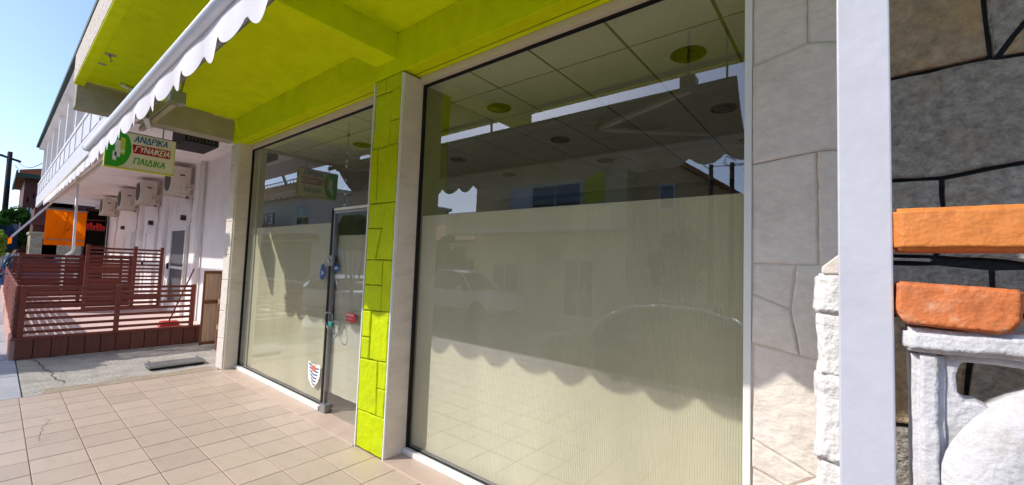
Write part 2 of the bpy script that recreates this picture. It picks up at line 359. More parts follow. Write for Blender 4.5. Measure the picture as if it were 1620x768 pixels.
# marble threshold slabs below the windows
xs = [-6.80, -5.55, -4.33, -3.33]
for a, b in zip(xs, xs[1:]): B('threshold_slab', sill_stone, fl, (a+0.002, b-0.002, 2.045, 2.60, -0.003, 0.012), bevel=0.004)
for a, b in ((-2.90, -1.7), (-1.7, -0.35)): B('threshold_slab', sill_stone, fl, (a+0.002, b-0.002, 2.045, 2.60, -0.003, 0.012), bevel=0.004)
B('threshold_slab', grout, fl, (-3.33, -2.90, 2.072, 2.60, -0.003, 0.008))
# concrete apron left of the terrace
def rough_sheet(x0, x1, y0, y1, z, amp, nu, nv, hole=None):
    rnd = random.Random(3); w = [[rnd.uniform(-amp, amp) for _ in range(nv+1)] for _ in range(nu+1)]
    return MB().grid(lambda a, b: (x0+(x1-x0)*a, y0+(y1-y0)*b, z+w[round(a*nu)][round(b*nv)]), nu, nv)
ap = tag(B('concrete_apron', concrete, None, (-9.30, -6.925, 0.30, 2.70, Z_ST-0.1, -0.022)), kind='structure')
rough_sheet(-9.30, -6.925, 0.30, 2.70, -0.014, 0.004, 40, 40).build('apron_surface', concrete, ap, smooth=True)
mb = MB(); pts = []
for i in range(25):
    t = i/24; y = 0.45 + 1.6*t; pts.append((y, -7.16 + 0.03*math.sin(y*9) + 0.015*math.sin(y*31)))
for (ya, xa), (yb, xb) in zip(pts, pts[1:]):
    mb.add([(xa, ya, -0.016), (-6.922, ya, -0.016), (-6.922, yb, -0.016), (xb, yb, -0.016), (xa, ya, -0.004), (-6.922, ya, -0.002), (-6.922, yb, -0.002), (xb, yb, -0.004)], [(4,5,6,7),(0,3,7,4)])
mb.build('mortar_strip', mortar, ap)
# cracked paving slabs beside the apron
pv = tag(B('side_pavement', concrete, None, (-40, -6.925, -1.05, 0.30, Z_ST-0.1, -0.05)), kind='structure')
tag(B('side_kerb', concrete, None, (-40, -9.302, -1.25, -1.052, Z_ST-0.2, -0.05), bevel=0.015), kind='structure')
for i in range(34):
    for j in range(2):
        x0 = -6.94-0.62*i
        if x0 < -27: break
        MB().slab([(x0-0.61, -0.69+0.495*j), (x0, -0.69+0.495*j), (x0, -0.69+0.495*j+0.485), (x0-0.61, -0.69+0.495*j+0.485)],
                  lambda u, v, d: (u, v, d), -0.05, -0.012+random.uniform(-.003, .003), 0.005).build('paving_slab', pave, pv)
# crack lines on apron and slabs (thin recessed-looking fillets of dark mortar)
def crack(parent, pts, w, M=black, z=-0.006):
    mb = MB()
    for (a, b) in zip(pts, pts[1:]):
        d = Vector((b[0]-a[0], b[1]-a[1])).normalized(); n = Vector((-d.y, d.x))*w/2
        mb.add([(a[0]-n.x, a[1]-n.y, z), (a[0]+n.x, a[1]+n.y, z), (b[0]+n.x, b[1]+n.y, z), (b[0]-n.x, b[1]-n.y, z)], [(0,1,2,3)])
    return mb.build('crack', M, parent)
dirt = mat('crack_dirt', (74, 66, 58), 0.95, 0.2)
rc = random.Random(11)
crack(ap, [(-9.2+0.13*i, 0.46+0.03*i*0.4+rc.uniform(-.03, .03)) for i in range(15)], 0.012, dirt, -0.0085)
crack(fl, [(-5.9+0.05*i, 0.42-0.006*i+rc.uniform(-.018, .018)) for i in range(14)], 0.003, dirt, 0.0012)

# ------------------------------------------------------------------ the shop building
YW, YP = 2.28, 2.07
shop = empty('shop_building', (-3.4, 2.6, 0), 'empty shop with lime green soffit, beams and pillar around large glass windows', 'shop')
B('soffit', lime, shop, (-6.93, 3.2, 0.50, 2.30, 3.585, 3.70))
ed = B('balcony_edge', rough_edge, shop, (-6.96, 3.2, 0.44, 0.50, 3.53, 3.86))
B('drip_lip', lime, ed, (-6.95, 3.2, 0.445, 0.53, 3.515, 3.53))
B('balcony_slab', raw_conc, shop, (-6.96, 3.2, 0.50, 9.0, 3.70, 3.84))
B('facade_beam', lime, shop, (-6.95, 0.02, YP-0.005, 2.60, 3.222, 3.585), bevel=0.006)
B('beam_groove', lime_groove, shop, (-6.80, -0.02, 2.175, 2.182, 3.2185, 3.2225))
# transverse beams
B('cross_beam', lime, shop, (-3.32, -3.03, 0.50, 2.068, 3.355, 3.586), bevel=0.006)
B('cross_beam', lime, shop, (0.02, 0.30, 0.50, 2.068, 3.355, 3.586), bevel=0.006)
B('end_beam', raw_conc, shop, (-7.20, -6.945, 0.47, 2.10, 3.27, 3.60), bevel=0.008)
# loose spots in the soffit paint, hooks
def blob(cx, cy, z, r, M, name, dz=0.006, sx=1.0, n=16, seed=0):
    rn = random.Random(seed); mb = MB(); ps = [(cx+sx*r*rn.uniform(.7, 1.15)*math.cos(2*math.pi*i/n), cy+r*rn.uniform(.7, 1.15)*math.sin(2*math.pi*i/n)) for i in range(n)]
    mb.prism(ps, lambda u, v: (u, v, z), lambda u, v: (u, v, z-dz)); return mb.build(name, M, shop)
blob(-5.79, 0.60, 3.586, 0.05, raw_conc, 'bare_plaster_patch', seed=1); blob(-6.16, 0.585, 3.586, 0.035, raw_conc, 'bare_plaster_patch', seed=2)
MB().path([(-5.79, .60, 3.585), (-5.79, .60, 3.55), (-5.80, .62, 3.53), (-5.81, .60, 3.515)], 0.006, 8).build('hook', galv, shop, smooth=True)
MB().path([(-6.62, .80, 3.56), (-6.68, .86, 3.555), (-6.72, .95, 3.555)], 0.022, 8).build('soffit_tube', white_alu, shop, smooth=True)
# piers
lp = B('left_pier', white_stone, shop, (-7.06, -6.785, 2.10, 2.60, 0.0, 3.23))
B('pier_reveal', marble, shop, (-6.785, -6.770, 2.105, 2.275, 0.012, 3.22), bevel=0.002)
for k, (z0, z1) in enumerate([(0, .42), (.42, .8), (.8, 1.25), (1.25, 1.62), (1.62, 2.1), (2.1, 2.55), (2.55, 2.9), (2.9, 3.22)]):
    MB().slab(inset([(-7.055, z0), (-6.79, z0+0.02*math.sin(k)), (-6.79, z1+0.02*math.sin(k+1)), (-7.055, z1)], 0.004), lambda u, v, d: (u, 2.10-d, v), 0, 0.014, 0.006).build('stone', white_stone, lp)
# lime pillar with stone pieces
XL, XR = -3.322, -2.908
pil = B('lime_pillar', lime_groove, shop, (XL, XR, YP+0.004, 2.60, 0.0, 3.222))
ZL = [3.215, 3.087, 2.588, 2.106, 1.611, 1.166, 0.752, 0.317, 0.004]; ZR = [3.215, 3.074, 2.595, 2.10, 1.61, 1.185, 0.777, 0.328, 0.004]
def P(row_u, row_t, u=None): pass
def zat(k, u): return ZL[k]*(1-u)+ZR[k]*u
def pcell(k, u0, u1, t0=0.0, t1=1.0, u0b=None, u1b=None):
    """cell in row k between joints k and k+1, u at top (and bottom), t from the top"""
    u0b = u0 if u0b is None else u0b; u1b = u1 if u1b is None else u1b
    def pt(u, t): return (XL+(XR-XL)*u, zat(k, u)*(1-t)+zat(k+1, u)*t)
    f = lambda a, b, t: a*(1-t)+b*t
    return [pt(f(u0, u0b, t1), t1), pt(f(u1, u1b, t1), t1), pt(f(u1, u1b, t0), t0), pt(f(u0, u0b, t0), t0)]
cells = [pcell(0, .03, .42), pcell(0, .42, .97), pcell(1, .03, .66, u1b=.62), pcell(1, .66, .97, 0, .55, u0b=.62), pcell(1, .66, .97, .55, 1, u0b=.62),
         pcell(2, .03, .27, u1b=.3), pcell(2, .27, .97, u0b=.3), pcell(3, .03, .68, 0, .45, u1b=.38), pcell(3, .03, .68, .45, 1, u1b=.38), pcell(3, .68, .97, u0b=.38),
         pcell(4, .03, .66, 0, .5), pcell(4, .03, .66, .5, 1), pcell(4, .66, .97), pcell(5, .03, .34, 0, .55), pcell(5, .03, .34, .55, 1), pcell(5, .34, .97),
         pcell(6, .03, .66, u1b=.7), pcell(6, .66, .97, 0, .5, u0b=.7), pcell(6, .66, .97, .5, 1, u0b=.7), pcell(7, .03, .97)]
rs = random.Random(5)
for cl in cells:
    q = inset(cl, 0.0045); mids = []
    for i in range(4):
        a = Vector(q[i]); b = Vector(q[(i+1) % 4]); mids.append(tuple(a))
        nseg = max(1, int((b-a).length/0.05))
        d = (b-a).normalized(); n = Vector((-d.y, d.x))
        for k in range(1, nseg): mids.append(tuple(a+(b-a)*k/nseg + n*rs.uniform(-.004, .004)))
    dd = rs.uniform(0.013, 0.022); tx, tz = rs.uniform(-.02, .02), rs.uniform(-.015, .015); cxx, czz = cl[0]
    MB().slab(mids, lambda u, v, d: (u, YP+0.004-d - (0 if d == 0 else tx*(u-cxx)+tz*(v-czz)), v), 0, dd, 0.008).build('stone', lime_stone, pil)
B('edge_trim', white_alu, shop, (XL-0.006, XL+0.008, YP-0.014, YP+0.012, 0.002, 3.20))
B('edge_trim', white_alu, shop, (XR-0.008, XR+0.006, YP-0.014, YP+0.004, 0.002, 3.20))
B('pillar_reveal', marble, shop, (XR, XR+0.014, YP+0.004, 2.27, 0.012, 3.20), bevel=0.002)
# white stone pillar on the right
rp = B('white_pillar', white_stone, shop, (-0.335, 0.02, YP+0.004, 2.60, 0.0, 3.222))
B('edge_trim', white_alu, shop, (-0.352, -0.322, YP-0.014, 2.27, 0.002, 3.215), bevel=0.003)
wc = [[(-.32,2.524),(-.12,2.57),(-.12,3.2),(-.32,3.2)],[(-.12,2.57),(.02,2.53),(.02,3.2),(-.12,3.2)],
      [(-.32,2.085),(-.09,2.11),(.02,2.10),(.02,2.53),(-.12,2.57),(-.32,2.524)],
      [(-.32,1.65),(-.085,1.645),(-.09,2.11),(-.32,2.085)],[(-.085,1.645),(.02,1.65),(.02,2.10),(-.09,2.11)],
      [(-.32,1.52),(-.18,1.46),(-.16,1.648),(-.32,1.65)],[(-.18,1.46),(-.15,1.28),(.02,1.26),(.02,1.65),(-.16,1.648)],[(-.32,1.31),(-.15,1.28),(-.18,1.46),(-.32,1.52)],
      [(-.32,.91),(-.1,.82),(.02,.80),(.02,1.26),(-.15,1.28),(-.32,1.31)],[(-.32,.79),(-.19,.75),(-.1,.82),(-.32,.91)],
      [(-.32,.40),(-.15,.42),(-.19,.75),(-.32,.79)],[(-.15,.42),(.02,.4),(.02,.80),(-.1,.82),(-.19,.75)],[(-.32,.01),(.02,.01),(.02,.4),(-.15,.42),(-.32,.40)]]
for cl in wc:
    q = jitter(inset(cl, 0.0018), .035, .0022, rs); dd = rs.uniform(.010, .020); tx, tz = rs.uniform(-.02, .02), rs.uniform(-.015, .015); c0 = cl[0]
    MB().slab(q, lambda u, v, d: (u, YP+0.004-d-(0 if d == 0 else tx*(u-c0[0])+tz*(v-c0[1])), v), 0, dd, 0.009).build('stone', white_stone, rp)
# window frames
def window(x0, x1, z0, z1, label=None):
    w = B('shop_window', white_alu, shop, (x0, x1, 2.262, 2.300, z0, z0+0.045), bevel=0.003)
    B('top_frame', cream, w, (x0, x1, 2.235, 2.310, z1, 3.2215), bevel=0.003)
    B('gasket', black_rubber, w, (x0, x1, 2.268, 2.296, z1-0.012, z1), (x0, x0+0.018, 2.266, 2.296, z0+0.045, z1-0.012), (x1-0.016, x1, 2.266, 2.296, z0+0.045, z1-0.012), (x0+0.018, x1-0.016, 2.268, 2.296, z0+0.045, z0+0.053))
    B('pane', glass, w, (x0+0.018, x1-0.016, YW, YW+0.001, z0+0.053, z1-0.012))
    return w
# single-surface panes
def pane(name, x0, x1, y, z0, z1, parent, M=glass):
    return MB().add([(x0, y, z0), (x1, y, z0), (x1, y, z1), (x0, y, z1)], [(0, 1, 2, 3)]).build(name, M, parent)
def shop_window(x0, x1, z1=3.16, right_gasket=True):
    w = B('shop_window', white_alu, shop, (x0, x1, 2.232, 2.300, 0.0125, 0.0555), bevel=0.004)
    B('top_frame', cream, w, (x0, x1, 2.228, 2.310, z1, 3.2215), bevel=0.003)
    gk = [(x0, x1, 2.268, 2.296, z1-0.014, z1-0.001), (x0, x0+0.018, 2.266, 2.296, 0.056, z1-0.014), (x0+0.018, x1-0.014, 2.272, 2.296, 0.056, 0.064)]
    if right_gasket: gk.append((x1-0.014, x1, 2.266, 2.296, 0.056, z1-0.014))
    B('gasket', black_rubber, w, *gk)
    pane('pane', x0+0.018, x1-0.014 if right_gasket else x1, YW, 0.064, z1-0.014, w)
    return w
wl = shop_window(-6.775, -4.335, right_gasket=False); wr = shop_window(-2.892, -0.352)
# transom over the door
tr = B('transom', cream, shop, (-4.335, -3.328, 2.228, 2.310, 3.16, 3.2215))
B('gasket', black_rubber, tr, (-4.335, -3.328, 2.268, 2.296, 3.146, 3.159))
pane('pane', -4.335, -3.328, YW, 2.150, 3.146, tr)
# films behind the glass: ribbed sheet on the right, plain sheet on the left
def ribbed(x0, x1, z0, z1, y, pitch, amp, M, name, parent):
    n = int((x1-x0)/pitch)*6
    mb = MB()
    mb.grid(lambda a, b: (x0+(x1-x0)*a, y+amp*math.sin(2*math.pi*(x1-x0)*a/pitch), z0+(z1-z0)*b), n, 1)
    return mb.build(name, M, parent, smooth=True)
def sheet(x0, x1, z0, z1, y, wav, M, name, parent):
    return MB().grid(lambda a, b: (x0+(x1-x0)*a, y+wav*(math.sin(a*13+b*2)+0.6*math.sin(a*29+1)), z0+(z1-z0)*b), 60, 12).build(name, M, parent, smooth=True)
ribbed(-2.874, -0.366, 0.07, 2.005, 2.312, 0.0125, 0.0012, film, 'film_sheet', wr)
sheet(-6.71, -4.34, 0.075, 2.005, 2.316, 0.004, film, 'film_sheet', wl)
# glass door
DX0, DX1 = -4.300, -3.345
door = B('glass_door', alu, shop, (DX0, DX0+0.028, 2.262, 2.296, 0.02, 2.118), (DX0+0.028, DX1, 2.262, 2.296, 2.092, 2.118), (DX1-0.028, DX1, 2.262, 2.296, 0.02, 2.092))
B('door_jamb', black_rubber, shop, (-4.336, -4.304, 2.255, 2.305, 0.0125, 2.15))
B('door_header', white_alu, shop, (-4.300, -3.328, 2.258, 2.30, 2.124, 2.150))
pane('pane', DX0+0.028, DX1-0.028, YW, 0.02, 2.092, door)
sheet(DX0+0.03, DX1-0.03, 0.20, 1.86, 2.312, 0.002, film2, 'film_sheet', door)
B('lock_case', galv, door, (DX0-0.045, DX0+0.075, 2.235, 2.262, 1.53, 1.64), bevel=0.006)
MB().lathe([(.016, 0), (.016, -.02), (.010, -.022)], DX0+0.02, 2.235, 16, 'y', 1.585).build('lock_cylinder', chrome, door, smooth=True)
B('floor_pivot', galv, door, (DX0-0.01, DX0+0.10, 2.235, 2.305, 0.013, 0.095), bevel=0.006)
B('push_pull_sticker', sticker_blue, door, (-4.262, -4.16, 2.2755, 2.278, 1.475, 1.555), bevel=0.001)
text('ΩΘΗ', 0.035, sign_white, 'sticker_print', door, (-4.25, 2.2754, 1.50), (1,0,0), (0,0,1), 0.0006, width=0.07)
rsk = B('notice_sticker', sticker_red, door, (-3.955, -3.785, 2.2755, 2.278, 0.985, 1.07), bevel=0.001)
text('ΠΡΟΣΟΧΗ', 0.03, sign_white, 'notice_print', door, (-3.945, 2.2754, 1.038), (1,0,0), (0,0,1), 0.0006, width=0.12)
text('ΚΛΕΙΣΤΟ', 0.018, sign_white, 'notice_print', door, (-3.945, 2.2754, 1.005), (1,0,0), (0,0,1), 0.0006, width=0.11)
MB().prism([(-4.50+0.062*math.cos(a)*(0.75 if math.sin(a) > .3 else 1), 1.46+0.09*math.sin(a)) for a in [2*math.pi*i/20 for i in range(20)]], lambda u, v: (u, 2.2778, v), lambda u, v: (u, 2.2755, v)).build('hanging_tag_sticker', sticker_blue, wl)
text('24', 0.05, sign_white, 'sticker_print', wl, (-4.53, 2.2754, 1.43), (1,0,0), (0,0,1), 0.0006, width=0.055)
# crest sticker, torn, low on the left window
rs2 = random.Random(9)
shield = [(-.17,.15),(-.13,.165),(-.06,.13),(0,.16),(.06,.13),(.13,.165),(.17,.14),(.165,0),(.13,-.10),(.05,-.19),(0,-.22),(-.05,-.19),(-.13,-.10),(-.165,0)]
cx, cz = -4.56, 0.345
cr = MB().prism([(cx+u*.80+rs2.uniform(-.012, .012), cz+v*.72+rs2.uniform(-.012, .012)) for u, v in shield], lambda u, v: (u, 2.2785, v), lambda u, v: (u, 2.2772, v)).build('crest_sticker', sign_white, wl)
for k in range(6):
    z = cz-0.125+0.036*k; w = 0.04+0.017*k
    MB().prism([(cx-w, z+.035), (cx, z), (cx+w*.9, z+0.002), (cx+w, z+0.016), (cx, z+.016), (cx-w*.8, z+0.046)], lambda u, v: (u, 2.277, v), lambda u, v: (u, 2.2766, v)).build('crest_stripe', sticker_blue, wl)
MB().prism([(cx+.055*math.cos(a), cz+.055+.035*math.sin(a)) for a in [2*math.pi*i/14 for i in range(14)]], lambda u, v: (u, 2.2765, v), lambda u, v: (u, 2.2762, v)).build('crest_emblem', mat('crest_orange', (214, 120, 90), .5), wl)
# cable lock through the door handles
lk = empty('cable_lock', (-4.23, 2.24, 0.90), 'teal coiled cable lock looped through the glass door at handle height', 'lock')
def ring(c0, r, ax, n=26, ph=0): return [(c0[0]+r*math.cos(2*math.pi*i/n+ph)*ax, c0[1]+0.012*math.sin(4*math.pi*i/n), c0[2]+r*math.sin(2*math.pi*i/n+ph)) for i in range(n+1)]
MB().path(ring((-4.245, 2.243, .96), .085, .85), .0055, 8).build('cable', galv, lk, smooth=True)
MB().path(ring((-4.10, 2.243, .885), .085, .85), .0055, 8).build('cable', galv, lk, smooth=True)
MB().box(-4.215, -4.14, 2.222, 2.258, .905, .955).build('lock_body', teal, lk, bevel=.01)
# inside of the shop
ZC = 3.172
B('inside_wall', room_wall, shop, (-6.62, -6.55, 2.305, 8.0, 0.0, 3.6)); B('inside_wall', room_wall, shop, (-0.05, 0.02, 2.605, 8.0, 0.0, 3.6)); bw = B('back_wall', room_wall, shop, (-6.62, 0.02, 8.0, 8.1, 2.9, 3.6))
B('wall_pier', room_wall, bw, (-6.62, -5.9, 8.0, 8.1, 0.0, 2.9)); B('wall_pier', room_wall, bw, (-0.7, 0.02, 8.0, 8.1, 0.0, 2.9)); B('wall_pier', room_wall, bw, (-3.5, -3.1, 8.0, 8.1, 0.0, 2.9))
B('wall_infill', room_wall, bw, (-5.9, -3.5, 8.02, 8.1, 0.0, 2.9)); B('wall_infill', room_wall, bw, (-3.1, -0.7, 8.02, 8.1, 0.0, 2.9))
B('inside_wall', room_wall, shop, (-7.06, -6.62, 2.605, 8.1, 0.0, 3.70))
B('inside_floor', room_floor, shop, (-6.62, 0.02, 2.60, 8.0, -0.05, 0.003))
ce = B('suspended_ceiling', ceil_rail, shop, (-6.55, -0.05, 2.312, 8.0, ZC+0.006, ZC+0.03))
ct = MB(); hw = 0.3-0.011
ct.add([(-hw,-hw,0.008),(hw,-hw,0.008),(hw,hw,0.008),(-hw,hw,0.008),(-hw,-hw,0),(hw,-hw,0),(hw,hw,0),(-hw,hw,0)], [(4,5,6,7)]+[(i,(i+1)%4,4+(i+1)%4,4+i) for i in range(4)])
ct_me = ct.mesh('ceiling_tile', ceil_tile_m)
for i in range(-9, 2):
    for j in range(1, 9):
        x = -1.193+0.6*i+0.3; y = 2.71+0.6*j+0.3-0.6
        if x < -6.3 or x > -0.2 or y < 2.35: continue
        inst('ceiling_tile', ct_me, ce, (x, y, ZC))
for i in range(-9, 2):   # cut tiles along the window
    x = -1.193+0.6*i+0.3
    if -6.3 < x < -0.2: B('ceiling_tile', ceil_tile_m, ce, (x-hw, x+hw, 2.315, 2.71-0.011, ZC, ZC+0.008))
for (x, y) in ((-.88, 3.03), (-2.69, 3.05), (-4.50, 3.05), (-5.12, 3.03), (-.90, 4.24), (-2.73, 4.25), (-4.55, 4.27), (-6.1, 4.27), (-.9, 5.44), (-2.7, 5.44), (-4.5, 5.44)):
    d = MB().lathe([(.118, 0.0), (.122, -.006), (.112, -.014), (.092, -.012), (.088, 0.004)], x, y, 28, 'z', ZC).build('downlight', lamp_dark, shop, smooth=True)
    MB().lathe([(.088, -.009), (.06, -.0075), (.035, -.010), (.033, -.016), (.015, -.02)], x, y, 24, 'z', ZC).build('reflector', lamp_in, d, smooth=True)
# string of beads hanging inside the transom
bd = empty('bead_string', (-4.42, 2.44, 2.2), 'thin string of pale beads hanging behind the glass above the door', 'hanging string')
MB().path([(-4.42, 2.44, 3.172), (-4.421, 2.44, 2.7), (-4.42, 2.44, 2.18)], .0025, 6).build('string', black, bd)
for z in (3.02, 2.82, 2.72, 2.66, 2.50, 2.42, 2.34, 2.22):
    MB().lathe([(.002, .02), (.012, .012), (.015, 0), (.012, -.012), (.002, -.02)], -4.42, 2.44, 10, 'z', z).build('bead', sign_white if z < 2.9 else black, bd, smooth=True)

# ------------------------------------------------------------------ awning
AX0, AX1 = -6.93, -0.645
aw = empty('retractable_awning', (-3.8, 0.8, 2.8), 'half folded white awning with scalloped valance and white front bar under the lime soffit', 'awning')
fb = MB().path([(AX0, .60, 2.80), (AX1, .60, 2.80)], .036, 24).build('front_bar', bar_paint, aw, smooth=True)
for x in (AX0-.008, AX1+.008): MB().lathe([(.030, -.008), (.039, -.006), (.039, .006), (.030, .008)], x, .60, 20, 'x', 2.80).build('end_cap', galv, aw, smooth=True)
MB().path([(AX0+.05, .925, 3.16), (AX1-.05, .925, 3.16)], .034, 16).build('roller', galv, aw, smooth=True)
def fabric(a, b):
    x = AX0+.03+(AX1-AX0-.06)*a; t = b; y = .62+(.925-.62)*t; z = 2.825+(3.195-2.825)*t - .035*math.sin(math.pi*t) + .004*math.sin(a*60)*math.sin(math.pi*t)
    return (x, y, z)
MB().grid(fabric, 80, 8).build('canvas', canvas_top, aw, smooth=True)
SP = .305
def valance(y0, ax0, ax1, ztop, drop, sc, pitch, M, parent, amp=.012, name='valance'):
    n = int((ax1-ax0)/pitch*14)
    def vf(a, b):
        x = ax0+(ax1-ax0)*a; ph = (x-ax0)/pitch % 1.0
        bot = ztop-drop-sc*(math.sin(math.pi*ph)**.75); z = ztop+(bot-ztop)*b
        return (x, y0+b*amp*(math.sin(2*math.pi*(x-ax0)/pitch*.5+1)+.5*math.sin(x*9.3)), z)
    return MB().grid(vf, n, 4).build(name, M, parent, smooth=True)
valance(.612, AX0+.01, AX1-.01, 2.775, .115, .085, SP, canvas, aw)
# folding arms, brackets and the square back bar
def arm(xf, xe, xb, group=None):
    a = MB().bar((xf, .62, 2.835), (xe, .86, 3.00), .045, .03).build('fore_arm', bar_paint, aw, bevel=.004)
    MB().bar((xe, .86, 3.00), (xb, 1.06, 3.10), .05, .035).build('upper_arm', bar_paint, aw, bevel=.004)
    MB().lathe([(.02, -.04), (.035, -.03), (.035, .03), (.02, .04)], xe, .86, 16, 'z', 3.00).build('elbow', galv, aw, smooth=True)
arm(-.92, -1.93, -1.0); arm(-6.55, -5.55, -6.5)
MB().bar((-6.92, 1.055, 3.15), (-5.38, 1.055, 3.15), .05, .05).build('square_back_bar', pale_canvas if False else raw_conc, aw, bevel=.003)
B('bracket', galv, aw, (-5.55, -5.42, 1.02, 1.16, 3.17, 3.30), bevel=.01); MB().path([(-5.48, 1.12, 3.29), (-5.50, 1.16, 3.585)], .012, 8).build('bracket_stem', galv, aw)
B('bracket', galv, aw, (-1.06, -.94, 1.02, 1.14, 3.10, 3.20), bevel=.01); MB().path([(-1.0, 1.1, 3.19), (-1.0, 1.1, 3.585)], .012, 8).build('bracket_stem', galv, aw)
for x in (AX0+.1, -3.3, AX1-.1): MB().bar((x, .93, 3.16), (x, .95, 3.59 if x != -3.3 else 3.36), .03, .012).build('roller_hanger', galv, aw)

# ------------------------------------------------------------------ hanging sign
SX = -7.15
sg = empty('hanging_sign', (SX, 1.1, 3.12), 'cream projecting sign with green emblem, red band and Greek lettering under the lime balcony', 'sign')
B('panel', sign_bg, sg, (SX-.05, SX, .775, 1.452, 2.665, 3.125))
B('frame', sign_lime, sg, (SX-.056, SX+.006, .769, 1.458, 2.650, 2.666), (SX-.056, SX+.006, 1.450, 1.458, 2.666, 3.125), (SX-.056, SX+.006, .769, .777, 2.666, 3.125))
B('frame', black, sg, (SX-.056, SX+.006, .769, 1.458, 3.125, 3.134))
em = [(.78,2.67)]+[(.78+.245*math.sin(t)*1.0, 2.67+.42*(1-math.cos(t))/2*1.0) for t in [math.pi*i/14 for i in range(1, 15)]]+[(.78,3.09)]
em = [(.78,2.668),(.90,2.668),(.955,2.71),(.99,2.78),(1.012,2.87),(1.013,2.95),(.995,3.03),(.97,3.085),(.90,3.118),(.78,3.118)]
MB().prism(em, lambda u, v: (SX, u, v), lambda u, v: (SX+.003, u, v)).build('emblem', sign_emerald, sg)
for k, (u, v, w, hh) in enumerate([(.885, 2.90, .05, .20), (.93, 2.94, .045, .20), (.86, 2.80, .035, .1)]):
    MB().prism([(u-w/2, v-hh/2), (u+w/2, v-hh/2-.01), (u+w/2, v+hh/2), (u-w/2, v+hh/2+.01)], lambda a, b: (SX+.003, a, b), lambda a, b: (SX+.0045, a, b)).build('emblem_figure', sign_white if k != 1 else sign_lime, sg)
MB().prism([(.86, 2.87), (.95, 2.86), (.95, 2.885), (.86, 2.895)], lambda a, b: (SX+.0045, a, b), lambda a, b: (SX+.006, a, b)).build('emblem_figure', sign_white, sg)
MB().prism([(.78, 3.0), (1.0, 3.0), (.985, 3.03), (.78, 3.06)], lambda a, b: (SX+.0052, a, b), lambda a, b: (SX+.006, a, b)).build('emblem_figure', sign_emerald, sg) if False else None
MB().prism([(1.035, 2.872), (1.405, 2.872), (1.405, 2.985), (1.02, 2.985)], lambda a, b: (SX, a, b), lambda a, b: (SX+.003, a, b)).build('red_band', sign_red, sg)
YD, ZD = (0, 1, 0), (0, 0, 1)
text('ΑΝΔΡΙΚΑ', .105, sign_blue, 'lettering', sg, (SX+.001, 1.035, 3.022), YD, ZD, .003, .18, .33)
text('ΓΥΝΑΙΚΕΙΑ', .095, sign_white, 'lettering', sg, (SX+.003, 1.05, 2.896), YD, ZD, .003, .22, .34)
text('ΠΑΙΔΙΚΑ', .105, sign_green, 'lettering', sg, (SX+.001, 1.045, 2.735), YD, ZD, .003, .12, .31)
for y in (.92, 1.32): MB().path([(SX-.025, y, 3.13), (SX-.025, y, 3.30)], .008, 8).build('hanger', galv, sg)

# ------------------------------------------------------------------ neighbouring white building
NY = 2.68
nb = empty('white_building', (-16, 3, 0), 'white two storey neighbour with deep balcony over a row of air conditioners', 'building')
B('wall', white_wall, nb, (-26, -7.06, NY, 10, -0.4, 6.2))
B('balcony_slab', white_wall, nb, (-26, -7.25, 1.0, NY, 3.55, 3.70))
B('slab_fascia', rail_white, nb, (-26, -7.25, .93, 1.0, 3.28, 3.72), bevel=.01)
B('painted_shade_strip', ac_dark, nb, (-26, -7.25, .955, 1.0, 3.72, 3.76))  # dark strip paints in the shade line between slab and railing
rl = B('railing_panel', rail_white, nb, (-26, -7.3, .95, .975, 3.78, 4.17))
B('handrail', white_alu, rl, (-26, -7.3, .93, .99, 4.20, 4.25))
for k in range(17): B('railing_post', white_alu, rl, (-25.9+k*1.16, -25.86+k*1.16, .935, .96, 3.72, 4.20))
for k in range(9): B('roof_post', white_wall, nb, (-25.9+k*2.3, -25.75+k*2.3, 1.0, 1.12, 3.70, 5.75))
B('roof', green_trim, nb, (-26.3, -7.1, .80, 10, 5.80, 5.90)); B('roof_soffit', white_wall, nb, (-26.2, -7.1, .88, NY, 5.72, 5.80))
# upper floor wall features
for k in range(5):
    x = -24+k*3.6; s = B('upper_window', shutter_m, nb, (x, x+1.3, NY-.05, NY, 3.9, 5.3)); B('window_pane', win_glass, s, (x+.1, x+1.2, NY-.06, NY-.055, 4.0, 5.2))
# ground floor doors and windows
def nb_door(x0, x1, z0, z1, glassy=True):
    d = B('door_frame', white_alu, nb, (x0, x0+.06, NY-.07, NY, z0, z1), (x1-.06, x1, NY-.07, NY, z0, z1), (x0+.06, x1-.06, NY-.07, NY, z1-.06, z1), (x0+.06, x1-.06, NY-.06, NY, z0, z0+.25))
    B('door_pane', door_dark if glassy else white_wall, d, (x0+.06, x1-.06, NY-.045, NY-.04, z0+.25, z1-.06)); B('door_backing', ac_dark if glassy else white_wall, d, (x0+.06, x1-.06, NY-.02, NY-.01, z0+.25, z1-.06))
    B('door_rail', white_alu, d, (x0+.06, x1-.06, NY-.065, NY-.035, z0+1.0, z0+1.06)); B('door_handle', black, d, (x0+.02, x0+.05, NY-.11, NY-.07, z0+.98, z0+1.12))
nb_door(-12.6, -11.35, .25, 2.19); nb_door(-15.3, -14.2, .25, 2.2, False); nb_door(-18.4, -17.3, .25, 2.2, False)
for x in (-10.45, -7.6): MB().path([(x, NY-.06, -.02), (x, NY-.06, 3.55)], .045, 12).build('downpipe', white_alu, nb, smooth=True)
for a, b in ((-10.95, -10.6), (-13.6, -13.3), (-16.3, -16.0)): B('wall_pilaster', white_wall, nb, (a, b, NY-.08, NY, 0.0, 3.55))
for (x, z) in ((-11.75, 2.42), (-14.9, 2.42), (-18.9, 2.4)): B('wall_lamp', lamp_in, nb, (x-.05, x+.05, NY-.10, NY, z-.06, z+.06), bevel=.01)
vg = B('vent_box', black, nb, (-8.3, -7.55, 1.64, 2.06, 3.26, 3.55))
for k in range(8): B('vent_slat', ac_dark, vg, (-7.55, -7.53, 1.67+k*.043, 1.692+k*.043, 3.28, 3.53))
